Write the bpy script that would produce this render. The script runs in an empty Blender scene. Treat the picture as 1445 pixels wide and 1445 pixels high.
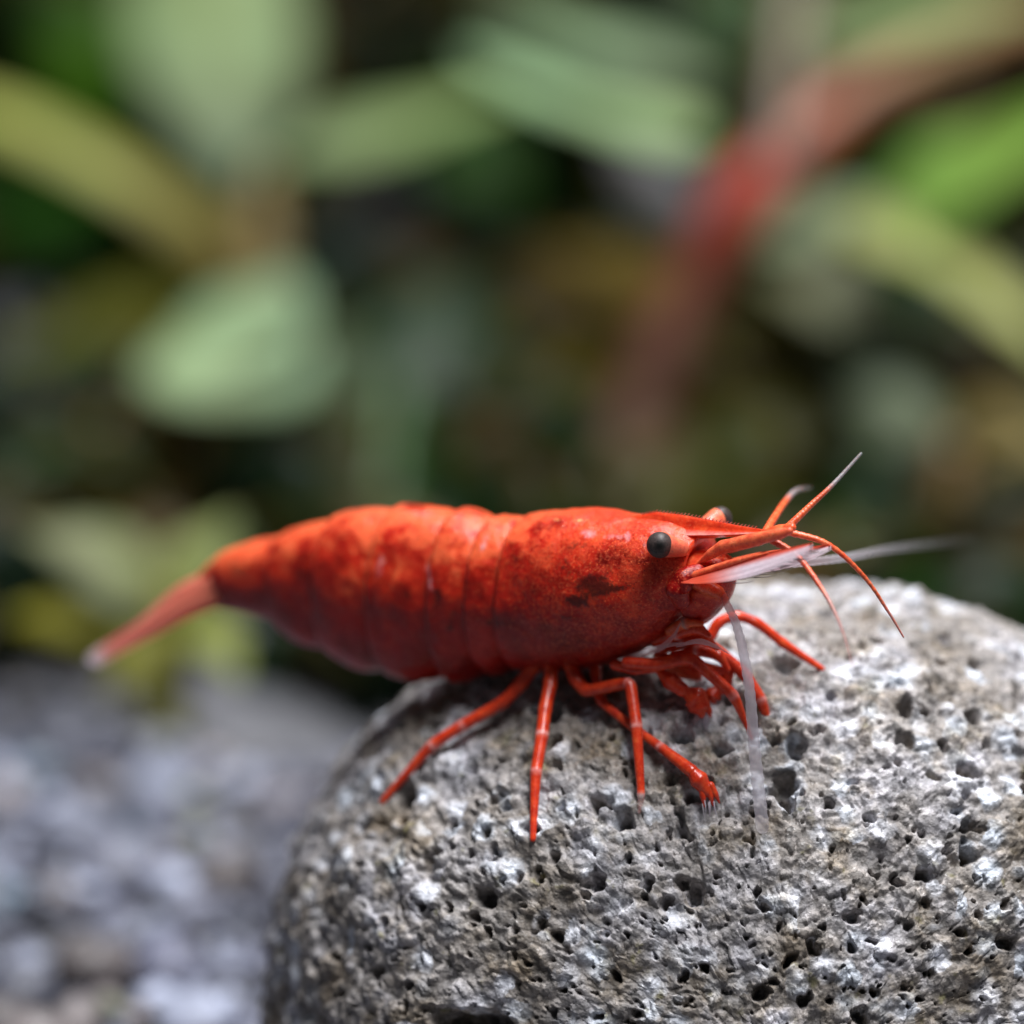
import bpy, math, random
import numpy as np
from mathutils import Vector

random.seed(7)
rng = np.random.default_rng(7)
MM = 0.001
scene = bpy.context.scene
col = scene.collection

# ------------------------------------------------------------------ camera
PITCH = math.radians(18.0)
D0 = 200.0                       # focus distance in mm
PPM = 40.0                       # photo pixels per mm in the focal plane
FW = np.array([0.0, math.cos(PITCH), -math.sin(PITCH)])
UP = np.array([0.0, math.sin(PITCH), math.cos(PITCH)])
RT = np.array([1.0, 0.0, 0.0])
CAM = -D0 * FW
cam_d = bpy.data.cameras.new('camera')
cam = bpy.data.objects.new('camera', cam_d)
col.objects.link(cam)
cam.location = CAM * MM
cam.rotation_euler = (math.pi / 2 - PITCH, 0, 0)
cam_d.sensor_width = 36.0
cam_d.lens = 36.0 / (1445.0 / PPM) * D0
cam_d.clip_start = 0.005
cam_d.clip_end = 5.0
cam_d.dof.use_dof = True
cam_d.dof.focus_distance = 0.2002
cam_d.dof.aperture_fstop = cam_d.lens / 9.5
scene.camera = cam

# ------------------------------------------------------------------ light
world = bpy.data.worlds.new('World')
scene.world = world
world.use_nodes = True
bg = world.node_tree.nodes['Background']
bg.inputs['Color'].default_value = (0.86, 0.92, 1.0, 1)
bg.inputs['Strength'].default_value = 0.065

def area(name, loc, target, sx, sy, power, color):
    d = bpy.data.lights.new(name, 'AREA')
    d.shape = 'RECTANGLE'
    d.size, d.size_y = sx * MM, sy * MM
    d.energy = power
    d.color = color
    o = bpy.data.objects.new(name, d)
    col.objects.link(o)
    o.location = Vector(loc) * MM
    v = Vector(target) - Vector(loc)
    o.rotation_euler = v.to_track_quat('-Z', 'Y').to_euler()
    return o

# the lamp bar of the aquarium, above the water
area('aquarium_lamp', (45, 22, 250), (5, 18, 0), 260, 70, 2.0, (0.97, 0.98, 1.0))

vs = scene.view_settings
vs.view_transform = 'Standard'
vs.look = 'None'
vs.gamma = 1.0
vs.exposure = 0.0
scene.cycles.use_denoising = True
scene.cycles.max_bounces = 8
scene.cycles.transparent_max_bounces = 16

# ------------------------------------------------------------------ helpers
def P(px, py, d):
    """photo pixel + distance along the view axis (mm) -> point in mm"""
    k = d / D0 / PPM
    return CAM + FW * d + RT * ((px - 722.5) * k) + UP * ((722.5 - py) * k)

def proj(p):
    q = np.asarray(p) - CAM
    d = q @ FW
    return 722.5 + (q @ RT) / d * D0 * PPM, 722.5 - (q @ UP) / d * D0 * PPM, d

ORG = {}
def mesh_obj(name, verts, faces, mats=None, parent=None, smooth=True, attrs=None, origin=None):
    """verts in mm; faces: int array (n,4) / (n,3) or list of such arrays"""
    verts = np.asarray(verts, dtype=np.float64)
    o0 = np.zeros(3)
    if parent is not None:
        o0 = ORG[parent.parent or parent]
    elif origin is not None:
        o0 = np.asarray(origin, dtype=float)
    v = ((verts - o0) * MM).astype(np.float32)
    fl = faces if isinstance(faces, list) else [faces]
    fl = [np.asarray(f, dtype=np.int32) for f in fl if len(f)]
    loops = np.concatenate([f.ravel() for f in fl])
    sizes = np.concatenate([np.full(len(f), f.shape[1], dtype=np.int32) for f in fl])
    starts = np.concatenate([[0], np.cumsum(sizes)[:-1]]).astype(np.int32)
    me = bpy.data.meshes.new(name)
    me.vertices.add(len(v))
    me.vertices.foreach_set('co', v.ravel())
    me.loops.add(len(loops))
    me.loops.foreach_set('vertex_index', loops)
    me.polygons.add(len(sizes))
    me.polygons.foreach_set('loop_start', starts)
    me.polygons.foreach_set('use_smooth', np.full(len(sizes), smooth, dtype=bool))
    me.update(calc_edges=True)
    me.validate()
    for k, a in (attrs or {}).items():
        a = np.asarray(a, dtype=np.float32)
        if a.ndim == 1:
            at = me.attributes.new(k, 'FLOAT', 'POINT')
            at.data.foreach_set('value', a)
        else:
            at = me.attributes.new(k, 'FLOAT_COLOR', 'POINT')
            if a.shape[1] == 3:
                a = np.concatenate([a, np.ones((len(a), 1), np.float32)], 1)
            at.data.foreach_set('color', a.ravel())
    if mats:
        me.materials.append(mats)
    o = bpy.data.objects.new(name, me)
    col.objects.link(o)
    if parent is not None:
        o.parent = parent
    else:
        o.location = o0 * MM
    return o

def thing(name, label, cat, at, group=None):
    o = bpy.data.objects.new(name, None)
    col.objects.link(o)
    o.location = np.asarray(at) * MM
    o.empty_display_size = 0.002
    o['label'] = label
    o['category'] = cat
    if group:
        o['group'] = group
    ORG[o] = np.array(at, float)
    return o

def tag(o, label=None, cat=None, kind=None, group=None):
    for k, v in (('label', label), ('category', cat), ('kind', kind), ('group', group)):
        if v:
            o[k] = v
    return o

def catmull(pts, n):
    pts = np.asarray(pts, float)
    p = np.vstack([2 * pts[0] - pts[1], pts, 2 * pts[-1] - pts[-2]])
    m = len(pts) - 1
    t = np.linspace(0, m, n)
    i = np.minimum(t.astype(int), m - 1)
    u = (t - i)[:, None]
    a, b, c, d = p[i], p[i + 1], p[i + 2], p[i + 3]
    return 0.5 * (2 * b + (c - a) * u + (2 * a - 5 * b + 4 * c - d) * u ** 2 + (3 * b - a - 3 * c + d) * u ** 3)

def gsmooth(a, k):
    if k <= 0:
        return a
    r = int(3 * k) + 1
    w = np.exp(-0.5 * (np.arange(-r, r + 1) / k) ** 2)
    w /= w.sum()
    a = np.asarray(a, float)
    sh = a.ndim == 1
    if sh:
        a = a[:, None]
    # odd reflection keeps the ends where they are
    pre = 2 * a[0] - a[1:r + 1][::-1]
    post = 2 * a[-1] - a[-r - 1:-1][::-1]
    q = np.vstack([pre, a, post])
    out = np.stack([np.convolve(q[:, j], w, 'valid') for j in range(a.shape[1])], 1)
    return out[:, 0] if sh else out

def grid_faces(nu, nv, wrap=True, base=0):
    i = np.arange(nu - 1)[:, None]
    j = np.arange(nv if wrap else nv - 1)[None, :]
    j2 = (j + 1) % nv
    f = np.stack([i * nv + j, i * nv + j2, (i + 1) * nv + j2, (i + 1) * nv + j], -1).reshape(-1, 4)
    return f + base

def tube(path, rad, ring=14, flat=1.0, flatdir=None):
    """swept tube with closed, rounded ends -> verts, [quads, tris], t (0..1 per vertex)"""
    path = np.asarray(path, float)
    rad = np.asarray(rad, float)
    n = len(path)
    # rounded end caps
    d0 = path[0] - path[1]; d0 /= np.linalg.norm(d0) + 1e-9
    d1 = path[-1] - path[-2]; d1 /= np.linalg.norm(d1) + 1e-9
    cs = [0.92, 0.7, 0.35]
    pre = [path[0] + d0 * rad[0] * s for s in cs]
    post = [path[-1] + d1 * rad[-1] * s for s in cs[::-1]]
    path = np.vstack([pre, path, post])
    rad = np.concatenate([[rad[0] * math.sqrt(1 - s * s) for s in cs], rad, [rad[-1] * math.sqrt(1 - s * s) for s in cs[::-1]]])
    T = np.gradient(path, axis=0)
    T /= np.linalg.norm(T, axis=1)[:, None] + 1e-12
    ref = np.array(flatdir if flatdir is not None else [0.13, 0.27, 0.95], float)
    N = np.zeros_like(path)
    nv = ref - T[0] * (ref @ T[0])
    nv /= np.linalg.norm(nv)
    for i in range(len(path)):
        nv = nv - T[i] * (nv @ T[i])
        nv /= np.linalg.norm(nv) + 1e-12
        N[i] = nv
    Bn = np.cross(T, N)
    th = np.linspace(0, 2 * math.pi, ring, endpoint=False)
    V = path[:, None, :] + rad[:, None, None] * (np.cos(th)[None, :, None] * N[:, None, :] * flat + np.sin(th)[None, :, None] * Bn[:, None, :])
    nn = len(path)
    V = V.reshape(-1, 3)
    F = grid_faces(nn, ring)
    c0, c1 = len(V), len(V) + 1
    V = np.vstack([V, path[0] + d0 * 0.01 * rad[3], path[-1] + d1 * 0.01 * rad[-4]])
    j = np.arange(ring); j2 = (j + 1) % ring
    tri = np.concatenate([np.stack([np.full(ring, c0), j2, j], 1),
                          np.stack([np.full(ring, c1), (nn - 1) * ring + j, (nn - 1) * ring + j2], 1)])
    t = np.concatenate([[0] * 3, np.linspace(0, 1, n), [1] * 3])
    tv = np.concatenate([np.repeat(t, ring), [0, 1]])
    return V, [F, tri], tv

def join(parts):
    """parts: list of (V, [faces...], attrs dict)"""
    V, quads, tris, A, off = [], [], [], {}, 0
    for v, fl, at in parts:
        V.append(v)
        for f in fl:
            (quads if f.shape[1] == 4 else tris).append(f + off)
        for k, a in at.items():
            A.setdefault(k, []).append(a)
        off += len(v)
    F = []
    if quads: F.append(np.concatenate(quads))
    if tris: F.append(np.concatenate(tris))
    return np.vstack(V), F, {k: np.concatenate(a) for k, a in A.items()}

# ---- numpy noise
def _h(ix, iy, iz, s):
    h = (ix.astype(np.uint32) * np.uint32(374761393) + iy.astype(np.uint32) * np.uint32(668265263)
         + iz.astype(np.uint32) * np.uint32(2147483647) + np.uint32((s * 974634777) & 0xffffffff))
    h = (h ^ (h >> np.uint32(13))) * np.uint32(1274126177)
    h = (h ^ (h >> np.uint32(16))) * np.uint32(2246822519)
    h = h ^ (h >> np.uint32(15))
    return h.astype(np.float32) / np.float32(4294967295.0)

def vnoise(p, f, s=0):
    q = (p * f).astype(np.float32) + np.float32(1000.5)
    i = np.floor(q).astype(np.int64)
    u = q - i
    u = u * u * u * (u * (u * 6 - 15) + 10)
    r = 0
    for dx in (0, 1):
        for dy in (0, 1):
            for dz in (0, 1):
                w = (u[:, 0] if dx else 1 - u[:, 0]) * (u[:, 1] if dy else 1 - u[:, 1]) * (u[:, 2] if dz else 1 - u[:, 2])
                r = r + w * _h(i[:, 0] + dx, i[:, 1] + dy, i[:, 2] + dz, s)
    return r * 2 - 1

def fbm(p, f, o=4, s=0):
    r, a = 0, 1.0
    for k in range(o):
        r = r + a * vnoise(p, f * 2 ** k, s + k * 17)
        a *= 0.5
    return r

def worley(p, f, s=0, jit=1.0):
    """-> F1 (in cells), F2, id hash of nearest cell"""
    q = (p * f).astype(np.float32) + np.float32(1000.0)
    i = np.floor(q).astype(np.int64)
    u = q - i
    F1 = np.full(len(p), 9.0, np.float32); F2 = F1.copy(); ID = np.zeros(len(p), np.float32)
    for dx in (-1, 0, 1):
        for dy in (-1, 0, 1):
            for dz in (-1, 0, 1):
                a, b, c = i[:, 0] + dx, i[:, 1] + dy, i[:, 2] + dz
                ox = dx + 0.5 + jit * (_h(a, b, c, s + 1) - 0.5) - u[:, 0]
                oy = dy + 0.5 + jit * (_h(a, b, c, s + 2) - 0.5) - u[:, 1]
                oz = dz + 0.5 + jit * (_h(a, b, c, s + 3) - 0.5) - u[:, 2]
                d = np.sqrt(ox * ox + oy * oy + oz * oz)
                idh = _h(a, b, c, s + 4)
                m = d < F1
                F2 = np.where(m, F1, np.minimum(F2, d))
                ID = np.where(m, idh, ID)
                F1 = np.where(m, d, F1)
    return F1, F2, ID

def sstep(a, b, x):
    t = np.clip((x - a) / (b - a), 0, 1)
    return t * t * (3 - 2 * t)

# ------------------------------------------------------------------ materials
def new_mat(name):
    m = bpy.data.materials.new(name)
    m.use_nodes = True
    nt = m.node_tree
    return m, nt, nt.nodes['Principled BSDF'], nt.nodes['Material Output']

def N(nt, typ, **kw):
    n = nt.nodes.new(typ)
    for k, v in kw.items():
        if k in n.inputs.keys():
            n.inputs[k].default_value = v
        else:
            setattr(n, k, v)
    return n

def ramp(nt, src, stops, interp='LINEAR'):
    r = nt.nodes.new('ShaderNodeValToRGB')
    r.color_ramp.interpolation = interp
    el = r.color_ramp.elements
    while len(el) < len(stops):
        el.new(0.5)
    for e, (p, c) in zip(el, stops):
        e.position = p
        e.color = (c[0], c[1], c[2], 1) if not isinstance(c, (int, float)) else (c, c, c, 1)
    nt.links.new(src, r.inputs['Fac'])
    return r.outputs['Color']

def mix(nt, fac, a, b, mode='MIX'):
    m = nt.nodes.new('ShaderNodeMix')
    m.data_type = 'RGBA'
    m.blend_type = mode
    for k, v in ((0, fac), (6, a), (7, b)):
        sock = m.inputs[k]
        if hasattr(v, 'is_linked') or hasattr(v, 'links'):
            nt.links.new(v, sock)
        elif isinstance(v, (int, float)):
            sock.default_value = v if k == 0 else (v, v, v, 1)
        else:
            sock.default_value = (v[0], v[1], v[2], 1)
    return m.outputs[2]

def math_n(nt, op, a, b=None, clamp=False):
    m = nt.nodes.new('ShaderNodeMath')
    m.operation = op
    m.use_clamp = clamp
    for s, v in ((m.inputs[0], a), (m.inputs[1], b)):
        if v is None: continue
        if isinstance(v, (int, float)): s.default_value = v
        else: nt.links.new(v, s)
    return m.outputs[0]

def noise(nt, vec, scale, detail=4, rough=0.55):
    n = N(nt, 'ShaderNodeTexNoise', Scale=scale, Detail=detail, Roughness=rough)
    nt.links.new(vec, n.inputs['Vector'])
    return n.outputs['Fac']

def voronoi(nt, vec, scale, feature='F1'):
    n = N(nt, 'ShaderNodeTexVoronoi', Scale=scale, feature=feature)
    nt.links.new(vec, n.inputs['Vector'])
    return n

def obj_mm(nt):
    tc = nt.nodes.new('ShaderNodeTexCoord')
    m = nt.nodes.new('ShaderNodeVectorMath'); m.operation = 'SCALE'
    m.inputs['Scale'].default_value = 1000.0
    nt.links.new(tc.outputs['Object'], m.inputs[0])
    return m.outputs[0]

def attr(nt, name):
    a = nt.nodes.new('ShaderNodeAttribute')
    a.attribute_name = name
    return a

def bump(nt, h, strength, dist, bsdf):
    b = N(nt, 'ShaderNodeBump', Strength=strength, Distance=dist)
    nt.links.new(h, b.inputs['Height'])
    nt.links.new(b.outputs['Normal'], bsdf.inputs['Normal'])

# ---- stone
def mat_stone():
    m, nt, b, out = new_mat('porous_stone')
    v = obj_mm(nt)
    n1 = noise(nt, v, 0.35, 5)
    base = ramp(nt, n1, [(0.32, (0.20, 0.165, 0.13)), (0.5, (0.31, 0.285, 0.275)), (0.68, (0.43, 0.42, 0.46))])
    # pale crystals of several sizes
    wv = N(nt, 'ShaderNodeTexNoise', Scale=1.6, Detail=3)
    nt.links.new(v, wv.inputs['Vector'])
    add = nt.nodes.new('ShaderNodeVectorMath'); add.operation = 'ADD'
    nt.links.new(v, add.inputs[0])
    sc = nt.nodes.new('ShaderNodeVectorMath'); sc.operation = 'SCALE'; sc.inputs['Scale'].default_value = 0.6
    nt.links.new(wv.outputs['Color'], sc.inputs[0])
    nt.links.new(sc.outputs[0], add.inputs[1])
    vo = voronoi(nt, add.outputs[0], 1.0)
    cell = nt.nodes.new('ShaderNodeSeparateColor')
    nt.links.new(vo.outputs['Color'], cell.inputs[0])
    is_cr = ramp(nt, cell.outputs[0], [(0.52, 0.0), (0.62, 1.0)])
    core = ramp(nt, vo.outputs['Distance'], [(0.22, 1.0), (0.66, 0.0)])
    fac = math_n(nt, 'MULTIPLY', is_cr, core)
    crys = mix(nt, cell.outputs[1], (0.76, 0.76, 0.82), (0.54, 0.58, 0.65))
    c1 = mix(nt, fac, base, crys)
    vo2 = voronoi(nt, add.outputs[0], 2.9)
    cell2 = nt.nodes.new('ShaderNodeSeparateColor')
    nt.links.new(vo2.outputs['Color'], cell2.inputs[0])
    tone = ramp(nt, cell2.outputs[0], [(0.0, 0.30), (0.18, 0.62), (0.5, 0.92), (0.8, 1.08), (1.0, 1.5)])
    c2 = mix(nt, 0.85, c1, tone, 'MULTIPLY')
    vo3 = voronoi(nt, v, 9.0)
    cell3 = nt.nodes.new('ShaderNodeSeparateColor')
    nt.links.new(vo3.outputs['Color'], cell3.inputs[0])
    tone3 = ramp(nt, cell3.outputs[0], [(0.0, 0.65), (0.5, 0.97), (1.0, 1.25)])
    c3 = mix(nt, 0.8, c2, tone3, 'MULTIPLY')
    # brown and olive deposit in patches
    n2 = noise(nt, v, 0.55, 4)
    dep = ramp(nt, n2, [(0.52, 0.0), (0.68, 0.75)])
    c4 = mix(nt, dep, c3, mix(nt, 1.0, c3, (0.72, 0.62, 0.45), 'MULTIPLY'))
    n5 = noise(nt, v, 1.1, 3)
    alg = ramp(nt, n5, [(0.66, 0.0), (0.74, 0.5)])
    c5 = mix(nt, alg, c4, (0.20, 0.19, 0.06))
    nt.links.new(c5, b.inputs['Base Color'])
    rr = ramp(nt, cell3.outputs[1], [(0.0, 0.22), (0.12, 0.45), (0.4, 0.75)])
    nt.links.new(rr, b.inputs['Roughness'])
    b.inputs['Specular IOR Level'].default_value = 0.45
    h = math_n(nt, 'ADD', noise(nt, v, 7.0, 4, 0.7), math_n(nt, 'MULTIPLY', vo3.outputs['Distance'], 0.8))
    bump(nt, h, 0.5, 0.00006, b)
    return m

# ---- gravel
def mat_gravel():
    m, nt, b, out = new_mat('grey_gravel')
    v = obj_mm(nt)
    a = attr(nt, 'tint')
    n = noise(nt, v, 1.2, 5, 0.65)
    c = mix(nt, 1.0, a.outputs['Color'], ramp(nt, n, [(0.3, 0.55), (0.7, 1.25)]), 'MULTIPLY')
    nt.links.new(c, b.inputs['Base Color'])
    b.inputs['Roughness'].default_value = 0.42
    bump(nt, n, 0.5, 0.0003, b)
    return m

def mat_ground():
    m, nt, b, out = new_mat('dark_grit')
    v = obj_mm(nt)
    n = noise(nt, v, 0.6, 6, 0.7)
    nt.links.new(ramp(nt, n, [(0.3, (0.06, 0.06, 0.065)), (0.7, (0.20, 0.20, 0.22))]), b.inputs['Base Color'])
    b.inputs['Roughness'].default_value = 0.8
    bump(nt, n, 0.8, 0.0008, b)
    return m

# ---- leaves and stems
def mat_leaf():
    m, nt, b, out = new_mat('aquatic_leaf')
    v = obj_mm(nt)
    a = attr(nt, 'tint')
    n = noise(nt, v, 0.25, 5, 0.6)
    c = mix(nt, 1.0, a.outputs['Color'], ramp(nt, n, [(0.25, (0.62, 0.55, 0.5)), (0.6, (1.05, 1.05, 1.0))]), 'MULTIPLY')
    rib = attr(nt, 'rib')
    c = mix(nt, math_n(nt, 'MULTIPLY', rib.outputs['Fac'], 0.5), c, mix(nt, 1.0, c, (1.5, 1.35, 1.1), 'MULTIPLY'))
    nt.links.new(c, b.inputs['Base Color'])
    b.inputs['Roughness'].default_value = 0.45
    b.inputs['Specular IOR Level'].default_value = 0.2
    tr = N(nt, 'ShaderNodeBsdfTranslucent')
    nt.links.new(mix(nt, 1.0, c, (1.1, 1.1, 0.55), 'MULTIPLY'), tr.inputs['Color'])
    ms = N(nt, 'ShaderNodeMixShader')
    ms.inputs[0].default_value = 0.32
    nt.links.new(b.outputs[0], ms.inputs[1])
    nt.links.new(tr.outputs[0], ms.inputs[2])
    nt.links.new(ms.outputs[0], out.inputs['Surface'])
    bump(nt, n, 0.25, 0.0006, b)
    return m

def mat_stem():
    m, nt, b, out = new_mat('plant_stem')
    v = obj_mm(nt)
    a = attr(nt, 'tint')
    n = noise(nt, v, 0.5, 4)
    c = mix(nt, 1.0, a.outputs['Color'], ramp(nt, n, [(0.3, 0.6), (0.7, 1.2)]), 'MULTIPLY')
    nt.links.new(c, b.inputs['Base Color'])
    b.inputs['Roughness'].default_value = 0.5
    bump(nt, n, 0.3, 0.0005, b)
    return m

def mat_backdrop():
    m, nt, b, out = new_mat('dark_tank_back')
    v = obj_mm(nt)
    n = noise(nt, v, 0.03, 3)
    nt.links.new(ramp(nt, n, [(0.35, (0.006, 0.012, 0.005)), (0.65, (0.018, 0.035, 0.010))]), b.inputs['Base Color'])
    b.inputs['Roughness'].default_value = 0.9
    return m

# ---- shrimp
def mat_shell():
    m, nt, b, out = new_mat('red_shell')
    v = obj_mm(nt)
    ca = attr(nt, 'dorsal').outputs['Fac']     # 0 belly .. 1 back
    hd = attr(nt, 'head').outputs['Fac']       # 0 tail .. 1 head
    mark = attr(nt, 'mark').outputs['Fac']     # dark brown cheek mark
    pale = attr(nt, 'pale').outputs['Fac']     # pale bluish streak, light edges
    gold = attr(nt, 'gold').outputs['Fac']
    seam = attr(nt, 'seam').outputs['Fac']
    n1 = noise(nt, v, 0.75, 5, 0.6)
    n2 = noise(nt, v, 2.6, 4, 0.65)
    n3 = noise(nt, v, 9.0, 3, 0.7)
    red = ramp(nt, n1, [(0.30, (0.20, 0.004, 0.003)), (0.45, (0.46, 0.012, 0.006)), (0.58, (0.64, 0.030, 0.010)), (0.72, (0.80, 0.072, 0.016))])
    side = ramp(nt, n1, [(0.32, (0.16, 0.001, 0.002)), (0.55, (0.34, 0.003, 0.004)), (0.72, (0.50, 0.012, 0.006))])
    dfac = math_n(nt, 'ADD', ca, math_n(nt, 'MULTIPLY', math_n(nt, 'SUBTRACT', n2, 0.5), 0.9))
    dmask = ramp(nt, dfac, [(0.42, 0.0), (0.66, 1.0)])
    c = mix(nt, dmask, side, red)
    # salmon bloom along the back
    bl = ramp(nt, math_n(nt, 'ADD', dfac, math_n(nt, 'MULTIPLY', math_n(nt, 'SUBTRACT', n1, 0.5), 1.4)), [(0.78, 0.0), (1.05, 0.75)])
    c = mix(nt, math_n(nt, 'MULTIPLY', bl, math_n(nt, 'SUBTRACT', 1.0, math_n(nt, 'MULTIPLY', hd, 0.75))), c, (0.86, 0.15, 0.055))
    # fine stippling, strongest on the head
    st = ramp(nt, n3, [(0.50, 0.0), (0.66, 1.0)])
    c = mix(nt, math_n(nt, 'MULTIPLY', st, math_n(nt, 'ADD', 0.15, math_n(nt, 'MULTIPLY', hd, 0.35))), c, (0.80, 0.16, 0.07))
    sp = ramp(nt, n3, [(0.30, 1.0), (0.42, 0.0)])
    c = mix(nt, math_n(nt, 'MULTIPLY', sp, math_n(nt, 'ADD', 0.15, math_n(nt, 'MULTIPLY', hd, 0.35))), c, (0.15, 0.006, 0.004))
    dots = voronoi(nt, v, 11.0)
    dsep = nt.nodes.new('ShaderNodeSeparateColor'); nt.links.new(dots.outputs['Color'], dsep.inputs[0])
    df = math_n(nt, 'MULTIPLY', ramp(nt, dots.outputs['Distance'], [(0.18, 0.75), (0.38, 0.0)]), ramp(nt, dsep.outputs[0], [(0.45, 0.0), (0.55, 1.0)]))
    c = mix(nt, df, c, mix(nt, ramp(nt, dsep.outputs[1], [(0.48, 0.0), (0.52, 1.0)]), (0.14, 0.004, 0.004), (0.85, 0.17, 0.06)))
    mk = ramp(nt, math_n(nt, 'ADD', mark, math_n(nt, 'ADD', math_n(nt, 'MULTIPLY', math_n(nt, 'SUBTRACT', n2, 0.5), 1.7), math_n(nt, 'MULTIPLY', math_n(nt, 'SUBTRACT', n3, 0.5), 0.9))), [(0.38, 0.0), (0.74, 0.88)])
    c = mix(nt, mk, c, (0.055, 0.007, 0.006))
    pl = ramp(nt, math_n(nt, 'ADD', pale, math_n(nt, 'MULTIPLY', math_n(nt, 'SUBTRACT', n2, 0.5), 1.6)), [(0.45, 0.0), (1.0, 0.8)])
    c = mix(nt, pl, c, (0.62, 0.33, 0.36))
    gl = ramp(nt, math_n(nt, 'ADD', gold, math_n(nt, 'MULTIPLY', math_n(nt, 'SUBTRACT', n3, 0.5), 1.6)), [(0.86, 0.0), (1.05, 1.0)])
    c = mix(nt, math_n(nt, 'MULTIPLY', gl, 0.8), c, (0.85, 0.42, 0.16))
    c = mix(nt, math_n(nt, 'MULTIPLY', seam, 0.45), c, (0.16, 0.012, 0.02))
    nt.links.new(c, b.inputs['Base Color'])
    b.inputs['Roughness'].default_value = 0.28
    b.inputs['Specular IOR Level'].default_value = 0.30
    b.inputs['Subsurface Weight'].default_value = 0.45
    b.inputs['Subsurface Radius'].default_value = (1.0, 0.25, 0.1)
    b.inputs['Subsurface Scale'].default_value = 0.0005
    h = math_n(nt, 'ADD', math_n(nt, 'MULTIPLY', n3, 0.5), n2)
    bump(nt, h, 0.45, 0.00014, b)
    return m

def mat_limb():
    m, nt, b, out = new_mat('red_limb')
    v = obj_mm(nt)
    pale = attr(nt, 'pale').outputs['Fac']
    clear = attr(nt, 'clear').outputs['Fac']
    n1 = noise(nt, v, 2.2, 4)
    n3 = noise(nt, v, 10.0, 3)
    c = ramp(nt, n1, [(0.3, (0.46, 0.018, 0.006)), (0.55, (0.70, 0.048, 0.012)), (0.75, (0.80, 0.10, 0.022))])
    c = mix(nt, math_n(nt, 'MULTIPLY', ramp(nt, n3, [(0.5, 0.0), (0.7, 1.0)]), 0.25), c, (0.85, 0.20, 0.07))
    pf = math_n(nt, 'MULTIPLY', pale, ramp(nt, n1, [(0.35, 0.35), (0.6, 1.0)]))
    c = mix(nt, pf, c, (0.82, 0.58, 0.56))
    nt.links.new(c, b.inputs['Base Color'])
    b.inputs['Roughness'].default_value = 0.27
    b.inputs['Specular IOR Level'].default_value = 0.5
    b.inputs['Subsurface Weight'].default_value = 0.15
    b.inputs['Subsurface Radius'].default_value = (1.0, 0.25, 0.1)
    b.inputs['Subsurface Scale'].default_value = 0.0002
    tp = N(nt, 'ShaderNodeBsdfTransparent')
    ms = N(nt, 'ShaderNodeMixShader')
    nt.links.new(clear, ms.inputs[0])
    nt.links.new(b.outputs[0], ms.inputs[1])
    nt.links.new(tp.outputs[0], ms.inputs[2])
    nt.links.new(ms.outputs[0], out.inputs['Surface'])
    bump(nt, n3, 0.2, 0.00006, b)
    return m

def mat_salmon():
    m, nt, b, out = new_mat('salmon_feeler')
    v = obj_mm(nt)
    pale = attr(nt, 'pale').outputs['Fac']
    clear = attr(nt, 'clear').outputs['Fac']
    band = attr(nt, 'band').outputs['Fac']
    n1 = noise(nt, v, 3.5, 4)
    n3 = noise(nt, v, 13.0, 3)
    c = ramp(nt, n1, [(0.3, (0.62, 0.055, 0.016)), (0.6, (0.80, 0.15, 0.05)), (0.8, (0.86, 0.28, 0.12))])
    c = mix(nt, math_n(nt, 'MULTIPLY', ramp(nt, n3, [(0.36, 1.0), (0.46, 0.0)]), 0.6), c, (0.45, 0.025, 0.01))
    c = mix(nt, band, c, (0.34, 0.10, 0.05))
    c = mix(nt, pale, c, (0.30, 0.29, 0.30))
    nt.links.new(c, b.inputs['Base Color'])
    b.inputs['Roughness'].default_value = 0.33
    b.inputs['Subsurface Weight'].default_value = 0.2
    b.inputs['Subsurface Radius'].default_value = (1.0, 0.3, 0.15)
    b.inputs['Subsurface Scale'].default_value = 0.00025
    tp = N(nt, 'ShaderNodeBsdfTransparent')
    ms = N(nt, 'ShaderNodeMixShader')
    nt.links.new(clear, ms.inputs[0])
    nt.links.new(b.outputs[0], ms.inputs[1])
    nt.links.new(tp.outputs[0], ms.inputs[2])
    nt.links.new(ms.outputs[0], out.inputs['Surface'])
    bump(nt, n3, 0.3, 0.00006, b)
    return m

def mat_membrane(name='clear_membrane', warm=(0.76, 0.13, 0.07), thin=0.62):
    m, nt, b, out = new_mat(name)
    v = obj_mm(nt)
    n = noise(nt, v, 5.0, 4)
    clear = attr(nt, 'clear').outputs['Fac']
    pinkish = attr(nt, 'pale').outputs['Fac']
    c = mix(nt, pinkish, warm, ramp(nt, n, [(0.3, (0.78, 0.72, 0.80)), (0.7, (0.88, 0.86, 0.92))]))
    nt.links.new(c, b.inputs['Base Color'])
    b.inputs['Roughness'].default_value = 0.3
    tr = N(nt, 'ShaderNodeBsdfTranslucent')
    nt.links.new(c, tr.inputs['Color'])
    m1 = N(nt, 'ShaderNodeMixShader'); m1.inputs[0].default_value = thin
    nt.links.new(b.outputs[0], m1.inputs[1]); nt.links.new(tr.outputs[0], m1.inputs[2])
    tp = N(nt, 'ShaderNodeBsdfTransparent')
    ms = N(nt, 'ShaderNodeMixShader')
    nt.links.new(clear, ms.inputs[0]); nt.links.new(m1.outputs[0], ms.inputs[1]); nt.links.new(tp.outputs[0], ms.inputs[2])
    nt.links.new(ms.outputs[0], out.inputs['Surface'])
    bump(nt, n, 0.2, 0.00006, b)
    return m

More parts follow.
